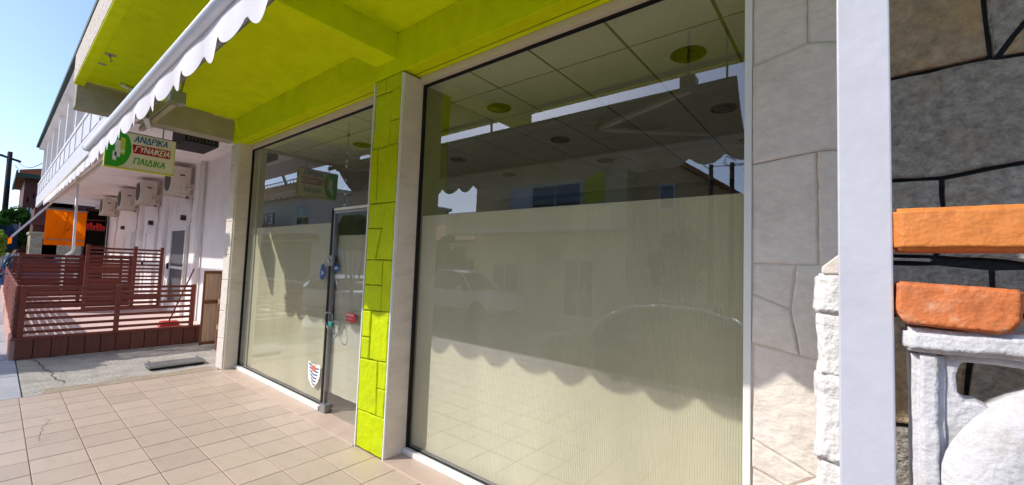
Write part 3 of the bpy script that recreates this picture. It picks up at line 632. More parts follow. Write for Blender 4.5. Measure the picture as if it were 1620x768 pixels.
B('boxed_beam', white_wall, nb, (-8.6, -7.25, 1.0, NY, 3.05, 3.18)) if False else None
# air conditioners
def ac_unit(x, label, first=None):
    e = empty('air_conditioner', (x, 2.4, 2.9), label, 'air conditioner', 'air conditioners along the white wall')
    y0, y1, z0, z1 = 2.25, 2.55, 2.90, 3.45
    B('casing', ac_white, e, (x-.8, x, y0, y1, z0, z1), bevel=.015)
    MB().lathe([(.23, 0), (.23, -.012), (.20, -.014), (.05, -.014)], x-.46, y0, 24, 'y', z0+.28).build('fan_grille', ac_dark, e)
    B('service_panel', ac_white, e, (x, x+.012, y0+.03, y1-.08, z0+.05, z1-.12), bevel=.004)
    B('handle_recess', ac_dark, e, (x+.012, x+.016, y0+.10, y0+.19, z1-.20, z1-.165))
    B('valve_cover', ac_white, e, (x+.012, x+.05, y0+.14, y1-.1, z0+.06, z0+.2), bevel=.008)
    for dz in (.1, .16): MB().path([(x+.03, y1-.09, z0+dz), (x+.08, y1-.02, z0+dz-.02), (x+.08, y1+.08, z0+dz+.08), (x+.02, NY, z0+dz+.1)], .012, 8).build('pipe', ac_white, e, smooth=True)
    for xx in (x-.7, x-.08): MB().bar((xx, y0-.02, z0-.025), (xx, NY, z0-.025), .04, .04).build('bracket_arm', ac_white, e); MB().bar((xx, NY-.02, z0-.05), (xx, NY-.02, z0+.5), .04, .04).build('bracket_rail', ac_white, e)
    MB().path([(x-.2, NY-.03, z0-.05), (x-.2, NY-.03, z0-.3), (x-.12, NY-.03, z0-.45), (x-.3, NY-.03, z0-.7), (x-.35, NY-.03, z0-2.4)], .015, 8).build('drain_hose', ac_white, e, smooth=True)
ac_unit(-11.0, 'nearest and largest air conditioner on the white wall, just below the Greek sign')
ac_unit(-14.0, 'second air conditioner from the sign on the white wall'); ac_unit(-16.6, 'third air conditioner from the sign on the white wall'); ac_unit(-20.0, 'farthest air conditioner on the white wall, beside the dark shelves')
# neighbour's rolled awning
na = empty('rolled_awning', (-12, .95, 3.0), 'rolled up pale awning with white scallops along the white balcony', 'awning')
MB().path([(-18.5, .86, 3.05), (-7.9, .86, 3.05)], .07, 14).build('rolled_canvas', pale_canvas, na, smooth=True)
valance(.80, -18.4, -8.0, 3.02, .10, .07, .3, canvas, na)
MB().bar((-18.5, .90, 2.88), (-7.9, .90, 2.88), .035, .04).build('front_rail', cream, na)
for x in (-17, -13, -9): MB().bar((x, .86, 3.05), (x, .97, 3.30), .04, .04).build('bracket', galv, na)

# ------------------------------------------------------------------ patio with slatted fences
PXF = -9.30
pt = tag(B('patio_floor', pink_tile, None, (-24, PXF-.06, .30, NY, -.3, .25)), kind='structure')
plinth = empty('patio_plinth', (PXF, 1.4, 0), 'low brown panelled plinth along the near end of the patio', 'plinth')
for k in range(13):
    y0 = .27+k*.1775; B('panel', brown_panel, plinth, (PXF-.05, PXF+random.uniform(-.003, .003), y0+.004, y0+.1735, -.02, .27), bevel=.003)
B('backing', black, plinth, (PXF-.058, PXF-.02, .28, 2.57, -.02, .262)); B('coping', brown_wood, plinth, (PXF-.09, PXF+.03, .23, 2.60, .27, .305), bevel=.006)
pk = empty('patio_kerb', (-15, .25, 0), 'pink painted kerb under the street side patio fence', 'kerb'); B('kerb_wall', pink_kerb, pk, (-23, PXF-.06, .22, .30, -.3, .28), bevel=.008)
def fence_y(x, posts, slats, ztop, label, name='slatted_fence', grp=None, z0=.305, sh=.042, pw=.06, y_ext=None):
    e = empty(name, (x, posts[0], .3), label, 'fence', grp)
    for y in posts: B('post', brown_wood, e, (x-.03, x+.03, y-pw/2, y+pw/2, z0, ztop), bevel=.004)
    ya, yb = (posts[0], posts[-1]) if not y_ext else y_ext
    me = MB().box(-.012, .012, ya, yb, -sh/2, sh/2).mesh('slat', brown_wood)
    for z in slats: inst('slat', me, e, (x-.024, 0, z), (random.uniform(-.003, .003), 0, 0))
    return e
sl = [.37, .461, .562, .655, .750, .847, .935, 1.012]
fence_y(PXF-.03, [.31, 1.325, 2.33], sl, 1.05, 'low brown slatted fence across the near end of the patio')
def fence_x(y, x0, x1, slats, ztop, label, npost=8, z0=.28, sh=.05):
    e = empty('slatted_fence', (x0, y, .3), label, 'fence')
    for k in range(npost):
        x = x0+(x1-x0)*k/(npost-1); B('post', brown_wood, e, (x-.03, x+.03, y-.03, y+.03, z0, ztop), bevel=.004)
    me = MB().box(x0, x1, -.012, .012, -sh/2, sh/2).mesh('slat', brown_wood)
    for z in slats: inst('slat', me, e, (0, y-.024, z))
    return e
fence_x(.27, -19.4, PXF-.1, sl, 1.05, 'long brown slatted fence along the street side of the patio')
s2 = [.34+.088*i for i in range(16)]
fence_y(-12.9, [1.28, 2.06, 2.54], s2, 1.73, 'tall brown slatted screen standing in the patio before the white door', 'slatted_screen')
fence_y(-13.6, [.36, 1.25, 2.1], [.34+.085*i for i in range(14)], 1.50, 'dense brown slatted screen behind the tall screen, middle of the patio', 'slatted_screen', sh=.06)
fence_y(-17.6, [.36, 1.3, 2.5], [.34+.085*i for i in range(12)], 1.35, 'far brown slatted screen at the orange curtain', 'slatted_screen', sh=.06)
# wooden gate
gt = empty('wooden_gate', (-8.75, 2.5, 0), 'old narrow wooden gate leaning against the white wall beside the plinth', 'gate')
gx, gy = -8.75, 2.50
def gp(u, z, d=0): return (gx+.20*u+d*.9, gy+.0+.10*u*0-d*.35+.0, z)
for k in range(4):
    y0 = 2.33+k*.072; B('board', gate_wood, gt, (-8.80, -8.782, y0+.002, y0+.070, .06, 1.29))
B('gate_frame', gate_frame_m, gt, (-8.782, -8.757, 2.325, 2.355, .02, 1.32), (-8.782, -8.757, 2.59, 2.62, .02, 1.32), (-8.782, -8.757, 2.355, 2.59, .74, .80), (-8.782, -8.757, 2.355, 2.59, 1.27, 1.32), (-8.782, -8.757, 2.355, 2.59, .03, .08), bevel=.003)
gt2 = empty('timber_hoarding', (-8.2, 2.6, 0), 'narrow brown timber panel standing edge on beside the old gate', 'panel')
B('board', gate_frame_m, gt2, (-8.35, -8.30, 2.44, 2.66, .0, 1.27), bevel=.003); B('crosspiece', gate_wood, gt2, (-8.30, -8.28, 2.43, 2.66, .78, .86), (-8.30, -8.28, 2.43, 2.66, .35, .43), bevel=.003)
# broom
br = empty('broom', (-9.85, 2.13, .25), 'red headed broom leaning on the patio fence', 'broom')
MB().path([(-9.85, 2.12, .33), (-9.60, 2.38, 1.32)], .012, 8).build('handle', wood_dark, br, smooth=True)
MB().box(-9.97, -9.78, 2.0, 2.26, .29, .34).build('head', broom_red, br, bevel=.012); MB().prism([(2.0, .29), (2.26, .29), (2.29, .25), (1.97, .25)], lambda u, v: (-9.95, u, v), lambda u, v: (-9.80, u, v)).build('bristles', broom_red, br)
# steel cover plate lying on the apron
cp = empty('steel_cover_plate', (-7.55, 1.75, 0), 'grey steel cover plate lying on the concrete beside the terrace', 'plate')
MB().prism([(-7.72, 1.42), (-7.40, 1.42), (-7.42, 2.07), (-7.70, 2.07)], lambda u, v: (u, v, .018), lambda u, v: (u, v, .045)).build('plate', galv, cp, bevel=.004)
B('rim', black, cp, (-7.70, -7.42, 1.44, 2.05, -.014, .018))
for y in (1.46, 2.03): MB().path([(-7.70, y, .035), (-7.74, y, .05), (-7.74, y+.03, .05)], .008, 8).build('lug', galv, cp)
# orange curtain and orange awning
oc = empty('orange_drop_curtain', (-20, 1.4, 1.7), 'bright orange fabric curtain hanging at the far end of the patio', 'curtain')
MB().grid(lambda a, b: (-20+.015*math.sin(a*20)+.01*math.sin(b*9), .955+.92*a, 2.87-1.14*b), 30, 12).build('fabric', orange_canvas, oc, smooth=True)
for pts in ([(-20.03, 1.25, 2.84), (-20.03, 1.56, 2.35), (-20.03, 1.22, 2.0)], [(-20.03, 1.42, 2.85), (-20.03, 1.36, 1.75)]): MB().path(pts, .014, 6).build('brace', wood_dark, oc)
B('top_rail', galv, oc, (-20.03, -19.98, .93, 1.90, 2.87, 2.91)); B('bottom_rail', galv, oc, (-20.02, -19.98, .955, 1.875, 1.90, 1.93))
oa = empty('orange_awning', (-21, .9, 2.9), 'sloping orange edged awning reaching from the white balcony over the street', 'awning')
MB().grid(lambda a, b: (-24+6.0*a, .95-.66*b, 2.98-1.06*b-.03*math.sin(math.pi*b)), 12, 8).build('canvas', pale_canvas, oa, smooth=True)
MB().bar((-17.98, .97, 2.98), (-17.98, .27, 1.90), .05, .05).build('side_rail', bar_paint, oa)
MB().grid(lambda a, b: (-24+6.1*a, .28, 1.92-.20*b), 20, 2).build('valance', orange_canvas, oa)
# white downpipe
dp = empty('patio_downpipe', (-16, 1.3, .3), 'thin white pipe dropping from the balcony in front of the orange curtain', 'pipe')
MB().path([(-16, 1.272, 3.55), (-16, 1.305, 1.62), (-16, 1.29, 1.55), (-16, 1.17, 1.42), (-16, 1.15, 1.38), (-16, 1.15, 1.25), (-16, 1.15, .25)], .028, 10).build('pipe', white_alu, dp, smooth=True)
# dark shelf with red goods
sh = empty('dark_shelf', (-22, 2.3, .25), 'dark open shelf unit with red goods at the far end of the patio', 'shelf')
for z in (1.0, 1.75, 2.35, 2.72, 3.1): B('shelf_board', wood_dark, sh, (-22.4, -22, 2.03, 2.62, z, z+.04))
for y in (2.03, 2.58): B('upright', black, sh, (-22.4, -22.0, y, y+.04, .25, 3.2))
B('back_panel', black, sh, (-22.42, -22.40, 2.03, 2.62, .25, 3.2))
for k in range(6): B('red_box', broom_red, sh, (-22.3, -22.02, 2.08+k*.085, 2.15+k*.085, 2.39, 2.60+.06*math.sin(k*2.3)))

# ------------------------------------------------------------------ vegetation helper
def tree(name, base, height, crown_r, crown_z, label, M=leaf_dark, n=2600, size=.09, group=None, seed=1, trunk=.09):
    rn = random.Random(seed); e = empty(name, base, label, 'tree', group); bx, by, bz = base
    mb = MB(); mb.path([(bx, by, bz), (bx+.03, by, bz+height*.3), (bx-.02, by+.04, bz+height*.62)], [trunk, trunk*.8, trunk*.45], 10)
    for k in range(6):
        a = k*1.05+rn.random(); q = (bx+math.cos(a)*crown_r[0]*.55, by+math.sin(a)*crown_r[1]*.55, bz+crown_z+rn.uniform(-.2, .5)*crown_r[2])
        mb.path([(bx, by, bz+height*(.35+.04*k)), ((bx+q[0])/2, (by+q[1])/2, bz+height*.55), q], [trunk*.4, trunk*.28, trunk*.1], 7)
    mb.build('trunk', bark, e, smooth=True)
    clumps = []
    for k in range(26):
        v = Vector((rn.gauss(0, 1), rn.gauss(0, 1), rn.gauss(0, 1))).normalized()*rn.uniform(.35, 1.0)**.6
        clumps.append((v, rn.uniform(.22, .42)))
    mb = MB()
    for k in range(n):
        cv, cr_ = rn.choice(clumps); d = Vector((rn.gauss(0, 1), rn.gauss(0, 1), rn.gauss(0, 1))).normalized()*cr_*rn.uniform(.5, 1.0)
        p = cv*.85+d; c0 = Vector((bx+p.x*crown_r[0], by+p.y*crown_r[1], bz+crown_z+p.z*crown_r[2]))
        nrm = (d.normalized()+Vector((rn.gauss(0, .5), rn.gauss(0, .5), rn.gauss(0, .5)+.3))).normalized()
        t = nrm.orthogonal().normalized(); t = Matrix.Rotation(rn.uniform(0, 6.28), 3, nrm) @ t; b = nrm.cross(t); s = size*rn.uniform(.6, 1.3)
        mb.add([c0-t*s, c0+b*s*.45-nrm*s*.1, c0+t*s, c0-b*s*.45-nrm*s*.1], [(0, 1, 2, 3)])
    mb.build('crown', M, e)
    return e

# ------------------------------------------------------------------ far end of the street, left
bh = empty('brown_house', (-40, 3, 0), 'brown timber clad house with green edged roof at the end of the street', 'house')
B('wall', wood_dark, bh, (-46, -38, .85, 8, -.4, 5.9)); MB().prism([(.55, 5.75), (.62, 6.15), (4.5, 7.2), (8.4, 6.1), (8.4, 5.75)], lambda u, v: (-46.4, u, v), lambda u, v: (-37.4, u, v)).build('roof', roof_tile, bh)
B('roof_edge', green_trim, bh, (-37.4, -37.3, .5, 8.4, 5.70, 5.95)); B('roof_edge', green_trim, bh, (-46.4, -37.4, .48, .56, 5.7, 6.1))
B('balcony', wood_dark, bh, (-38, -37.0, .9, 4, 3.0, 3.15))
for k in range(14): B('baluster', shutter_m, bh, (-37.05, -37.0, 1.0+k*.14, 1.06+k*.14, 3.15, 3.95))
B('handrail', wood_dark, bh, (-37.08, -36.98, .9, 4, 3.95, 4.02))
for k in range(5): B('trim', shutter_m, bh, (-38.02, -38, 1.0+.22*k, 1.06+.22*k, 4.3+.28*k, 4.6+.28*k))
w = B('window', shutter_m, bh, (-38.03, -38, 1.9, 2.9, 4.2, 5.4)); B('window_pane', win_glass, w, (-38.04, -38.032, 2.0, 2.8, 4.3, 5.3))
up_ = empty('utility_pole', (-45, .25, Z_ST), 'dark wooden utility pole with crossarm and wires at the far left', 'pole')
MB().path([(-45, .30, Z_ST), (-45, .22, 8.2)], [.17, .12], 12).build('pole', pole_wood, up_, smooth=True)
MB().bar((-45, -.25, 7.9), (-45, .75, 7.6), .12, .14).build('crossarm', pole_wood, up_)
for y in (-.1, .25, .6): MB().lathe([(.03, 0), (.05, .05), (.03, .1), (.05, .14)], -45, y, 10, 'z', 7.85-.3*(y+.25)).build('insulator', lamp_clear, up_)
def wire(a, b, sag, name='wire', parent=None, r=.018):
    a, b = Vector(a), Vector(b); return MB().path([a.lerp(b, t/14)-Vector((0, 0, sag*4*(t/14)*(1-t/14))) for t in range(15)], r, 6).build(name, wire_m, parent, smooth=True)
wire((-45, .6, 7.6), (-26, 1.3, 5.6), .5, parent=up_); wire((-45, .5, 7.3), (-37.4, 2.0, 5.8), .45, parent=up_); wire((-45, .6, 3.6), (-37.6, 1.2, 3.5), .1, parent=up_)
tree('street_tree', (-36, .55, Z_ST), 3.6, (1.6, 1.3, 1.2), 3.1, 'dark bushy tree in front of the brown house', leaf_dark, 3600, .13, seed=3)
tree('street_tree', (-41, .2, Z_ST), 3.6, (1.6, 1.4, 1.3), 3.0, 'dark tree at the foot of the utility pole', leaf_dark, 2600, .13, seed=4)
tree('street_tree', (-24.5, .02, Z_ST), 2.2, (.4, .28, .6), 2.0, 'small bright green shrub tree at the left edge', leaf_pale, 1500, .07, seed=5, trunk=.04)
bt = tag(MB().grid(lambda a, b: (-33.5+.2*math.sin(a*7), -.3+1.0*a, 2.75-1.3*b+.08*math.sin(a*9)), 14, 8).build('blue_tarpaulin', blue_tarp, None, smooth=True), 'dark blue tarpaulin hanging below the bushy tree', 'tarpaulin')
sw = empty('rubble_wall_house', (-31, 2.2, 0), 'low rubble stone house front beyond the orange curtain', 'house')
B('wall', stone_rubble, sw, (-34, -31, 1.05, 9, -.4, 2.3)); B('coping', raw_conc, sw, (-34.1, -30.9, 1.0, 9, 2.3, 2.42)); w = B('window', shutter_m, sw, (-31.03, -31, 1.45, 1.95, 1.2, 2.1)); B('window_pane', win_glass, w, (-31.04, -31.032, 1.5, 1.9, 1.25, 2.05))
B('timber_beam', wood_dark, sw, (-31.2, -30.7, 1.0, 9, 2.75, 3.05)); B('upper_wall', wood_dark, sw, (-34, -31.2, 1.1, 9, 2.42, 3.6))
pf = empty('picket_fence', (-26, .5, 0), 'white picket fence beyond the patio at the left edge', 'fence')
for k in range(16): MB().prism([(-.035, .0), (.035, .0), (.035, .9), (0, .98), (-.035, .9)], lambda u, v, k=k: (-26, .02+u+k*.085, v+.4), lambda u, v, k=k: (-25.97, .02+u+k*.085, v+.4)).build('picket', shutter_m, pf)
B('rail', shutter_m, pf, (-26.03, -26, 0, 1.4, .6, .66), (-26.03, -26, 0, 1.4, 1.1, 1.16)); B('base_wall', concrete, pf, (-26.1, -25.9, -.3, 1.5, -.4, .42))
# bicycle, rear wheel seen at the left edge
bk = empty('bicycle', (-14.5, .05, 0), 'bicycle leaning outside the patio fence at the left edge', 'bicycle')
for x in (-14.3, -15.35):
    wh = MB().path([(x+.33*math.cos(2*math.pi*i/28), .08, .32+.33*math.sin(2*math.pi*i/28)) for i in range(29)], .02, 8, cap=False).build('wheel', tyre_m, bk, smooth=True)
    mb = MB()
    for i in range(10): mb.path([(x, .08, .32), (x+.31*math.cos(math.pi*2*i/10), .08, .32+.31*math.sin(math.pi*2*i/10))], .003, 4)
    mb.build('spokes', galv, wh)
mb = MB()
for a, b in (((-15.35, .08, .32), (-15.2, .08, .95)), ((-15.22, .08, .85), (-14.55, .08, .85)), ((-15.22, .08, .75), (-14.8, .08, .3)), ((-14.8, .08, .3), (-14.55, .08, .85)), ((-14.8, .08, .3), (-14.3, .08, .32)), ((-14.55, .08, .85), (-14.3, .08, .32))): mb.path([a, b], .016, 8)
mb.build('frame', car_blue, bk, smooth=True); MB().path([(-15.2, -.2, 1.0), (-15.22, .08, .97), (-15.2, .34, 1.0)], .014, 8).build('handlebar', galv, bk, smooth=True); MB().box(-14.7, -14.42, .02, .14, .93, .99).build('saddle', black, bk, bevel=.02)

# ------------------------------------------------------------------ right side: post, garden fence, stone house
FY = 1.30
po = empty('porch_post', (.033, FY, 0), 'white painted square post rising full height beside the orange rail', 'post')
B('shaft', post_white, po, (-.016, .083, FY-.02, FY+.08, 0.02, 3.58), bevel=.004); B('base_plate', post_white, po, (-.05, .12, FY-.05, FY+.11, .0, .02))
gf = empty('garden_fence', (.5, FY, 0), 'white pierced concrete fence with orange rail and orange brick on top', 'fence')
def rough_box(x0, x1, y0, y1, z0, z1, amp, n, M, name, parent, seed=0, bevel=.004, cut=None):
    """box with its faces subdivided and gently uneven"""
    bm = bmesh.new(); bmesh.ops.create_cube(bm, size=1.0)
    bmesh.ops.scale(bm, vec=(x1-x0, y1-y0, z1-z0), verts=bm.verts); bmesh.ops.translate(bm, vec=((x0+x1)/2, (y0+y1)/2, (z0+z1)/2), verts=bm.verts)
    bmesh.ops.bevel(bm, geom=bm.edges[:], offset=bevel, segments=2, affect='EDGES')
    L0 = max(x1-x0, y1-y0, z1-z0)/n
    for _ in range(7):
        es = [e for e in bm.edges if e.calc_length() > L0*1.5]
        if not es: break
        bmesh.ops.subdivide_edges(bm, edges=es, cuts=1, use_grid_fill=True)
    from mathutils import noise
    for v in bm.verts:
        q = v.co*28+Vector((seed*7.1, seed*3.3, 0)); v.co += noise.noise_vector(q)*amp + noise.noise_vector(v.co*9+Vector((seed, 0, 0)))*amp*1.5
    me = bpy.data.meshes.new(name); bm.to_mesh(me); bm.free(); me.materials.append(M); me.polygons.foreach_set('use_smooth', [True]*len(me.polygons))
    o = bpy.data.objects.new(name, me); COL.objects.link(o)
    if parent: o.parent = parent; o.matrix_parent_inverse = pinv(parent)
    return o
rough_box(.084, 1.5, FY-.03, FY+.10, 1.668, 1.762, .0010, 220, orange_paint, 'top_rail', gf, 1, .007)
mb = MB(); bp_ = [(.100, 1.505), (.245, 1.498), (.268, 1.525), (.270, 1.590), (.088, 1.598), (.086, 1.530)]
def bump_prism(poly, y0, y1, M, name, parent, seed, amp=.0014):
    bm = bmesh.new(); a = [bm.verts.new((u, y0, v)) for u, v in poly]; b = [bm.verts.new((u, y1, v)) for u, v in poly]; n = len(poly)
    bm.faces.new(a); bm.faces.new(b[::-1])
    for i in range(n): bm.faces.new((a[i], b[i], b[(i+1) % n], a[(i+1) % n]))
    bmesh.ops.recalc_face_normals(bm, faces=bm.faces); bmesh.ops.bevel(bm, geom=bm.edges[:], offset=.004, segments=2, affect='EDGES')
    bmesh.ops.triangulate(bm, faces=bm.faces)
    for _ in range(6):
        es = [e for e in bm.edges if e.calc_length() > .012]
        if not es: break
        bmesh.ops.subdivide_edges(bm, edges=es, cuts=1)
        bmesh.ops.triangulate(bm, faces=[f for f in bm.faces if len(f.verts) > 3])
    from mathutils import noise
    for v in bm.verts: v.co += noise.noise_vector(v.co*40+Vector((seed, 0, 0)))*amp + noise.noise_vector(v.co*14+Vector((seed, 3, 0)))*amp
    me = bpy.data.meshes.new(name); bm.to_mesh(me); bm.free(); me.materials.append(M); me.polygons.foreach_set('use_smooth', [True]*len(me.polygons))
    o = bpy.data.objects.new(name, me); COL.objects.link(o); o.parent = parent; o.matrix_parent_inverse = pinv(parent); return o
bump_prism(bp_, FY-.035, FY+.09, brick_paint, 'brick', gf, 2)
rough_box(.40, .585, FY-.035, FY+.09, 1.50, 1.595, .002, 30, brick_paint, 'brick', gf, 5, .006)
rough_box(.70, .885, FY-.035, FY+.09, 1.50, 1.595, .002, 30, brick_paint, 'brick', gf, 6, .006)
rough_box(.098, 1.5, FY-.02, FY+.11, 1.448, 1.498, .003, 200, block_white, 'ledge', gf, 3, .008)
# pierced block: frame with arched opening and a large rounded boss
rough_box(.112, .164, FY-.005, FY+.10, .75, 1.449, .002, 90, block_white, 'block_upright', gf, 4, .012)
def arch(a, b):
    # strip around the opening, thick in y
    return a
op = [(.188, 1.430), (.182, 1.40), (.184, 1.365), (.196, 1.349), (.215, 1.350)]
fr_poly = [(.163, 1.449), (.163, 1.10), (.20, 1.10), (.235, 1.34)] + [(.215, 1.350), (.196, 1.349), (.184, 1.365), (.182, 1.40), (.190, 1.430), (.24, 1.432), (.42, 1.424), (.42, 1.449)]
mb = MB(); mb.prism(fr_poly, lambda u, v: (u, FY+.012, v), lambda u, v: (u, FY+.085, v)); mb.build('block_frame', block_white, gf, bevel=.006)
def boss(a, b):
    th = 2*math.pi*a; r = b; k = 1+r*(.02*math.sin(3*th+.6)+.012*math.sin(7*th)); x = .425+.272*r*k*math.cos(th); z = 1.155+.272*r*k*math.sin(th)
    return (x, FY+.012-.05*(max(0, 1-((r-.74)/.27)**2)**.5 if r > .5 else .25+.2*math.cos(r*6.28)), z)
MB().grid(boss, 60, 22).build('rounded_boss', block_white, gf, smooth=True)
B('boss_back', block_white, gf, (.19, .66, FY+.015, FY+.08, .88, 1.33)) if False else None
MB().lathe([(.272, -.001), (.268, .07)], .425, FY+.012, 48, 'y', 1.155).build('boss_rim', block_white, gf, smooth=True)
rough_box(.70, 1.5, FY-.005, FY+.09, .75, 1.449, .002, 60, block_white, 'block_panel', gf, 8, .01)
rough_box(.10, 1.5, FY-.03, FY+.12, .0, .76, .003, 80, white_rough, 'base_wall', gf, 9, .012)
# rough white stone pier behind the post
pr = empty('rough_white_pier', (0, 1.6, 0), 'rough white stone pier in full sun just left of the white post', 'pier')
zs = [0, .22, .47, .66, .93, 1.10, 1.33, 1.50, 1.605]
for k, (a, b) in enumerate(zip(zs, zs[1:])):
    rough_box(-.068-rs.uniform(-.006, .006), .06, 1.47+rs.uniform(-.006, .006), 1.82, a-.004, b+.006, .006, 26, white_rough, 'stone', pr, 20+k, .008)
mb = MB(); mb.prism([(-.055, 1.612), (-.055, 1.630), (.02, 1.70), (.06, 1.71), (.06, 1.612)], lambda u, v: (u, 1.46, v), lambda u, v: (u, 1.85, v)); mb.build('coping', white_stone, pr, bevel=.004)
# dark stone house front
dsn = empty('stone_house', (1.6, 2.4, 0), 'house front of large dark grey stones with black painted joints', 'house')
SW = 2.16
wall_d = B('wall', black_joint, dsn, (.024, 3.2, SW, 2.62, 0.0, 3.62))
ds = [[(.03,2.378),(.398,2.392),(.384,2.64),(.365,3.0),(.03,3.0)], [(.398,2.392),(.413,2.386),(.489,2.508),(.56,2.62),(.52,3.0),(.365,3.0),(.384,2.64)], [(.413,2.386),(.70,2.37),(1.0,2.40),(1.0,2.75),(.56,2.62),(.489,2.508)],
      [(.03,1.988),(.27,1.977),(.479,2.012),(.78,2.03),(.70,2.37),(.413,2.386),(.398,2.392),(.03,2.378)], [(.03,1.69),(.252,1.688),(.275,1.80),(.272,1.977),(.03,1.988)], [(.252,1.688),(.52,1.665),(.56,2.02),(.479,2.012),(.272,1.977),(.275,1.80)],
      [(.03,1.60),(.03,1.665),(.252,1.668),(.25,1.688),(.03,1.69)], [(.03,1.46),(.388,1.50),(.389,1.654),(.252,1.668),(.03,1.665)], [(.389,1.654),(.388,1.50),(.66,1.48),(.70,1.66),(.52,1.665)],
      [(.03,1.05),(.31,1.08),(.33,1.30),(.352,1.496),(.03,1.46)], [(.31,1.08),(.72,1.05),(.66,1.48),(.388,1.50),(.352,1.496),(.33,1.30)], [(.56,2.02),(.52,1.665),(.70,1.66),(1.1,1.7),(1.1,2.05),(.78,2.03)],
      [(.70,1.66),(.66,1.48),(.72,1.05),(1.15,1.1),(1.1,1.7)], [(.03,3.0),(.52,3.0),(.5,3.55),(.03,3.55)], [(.52,3.0),(.56,2.62),(1.0,2.75),(1.05,3.55),(.5,3.55)], [(.78,2.03),(1.1,2.05),(1.0,2.40),(.70,2.37)],
      [(.03,.55),(.42,.5),(.31,1.08),(.03,1.05)], [(.42,.5),(.9,.55),(.72,1.05),(.31,1.08)], [(.03,.02),(.5,.02),(.42,.5),(.03,.55)], [(.5,.02),(1.0,.02),(.9,.55),(.42,.5)]]
x0 = 1.12
for cxx in range(3):
    for rr in range(7):
        xa = x0+cxx*.66+.1*math.sin(rr*1.7); xb = xa+.66; za = .03+rr*.5; ds.append([(xa, za), (min(xb, 3.18), za+.03*math.sin(cxx+rr)), (min(xb, 3.18), za+.48), (xa, za+.48)])
for iq, q in enumerate(ds):
    if len(q) < 3: continue
    qq = jitter(inset(q, .0085), .05, .003, rs); dd = rs.uniform(.012, .034); tx, tz = rs.uniform(-.03, .03), rs.uniform(-.03, .03); c0 = q[0]
    MB().slab(qq, lambda u, v, d: (u, SW-d-(0 if d == 0 else tx*(u-c0[0])*.4+tz*(v-c0[1])*.4), v), 0, dd, .008).build('stone', brown_stone if iq in (0, 2, 13, 9) else dark_stone, wall_d)
B('side_return', white_wall, dsn, (.022, .03, 2.3, 2.6, 0, 3.6)) if False else None

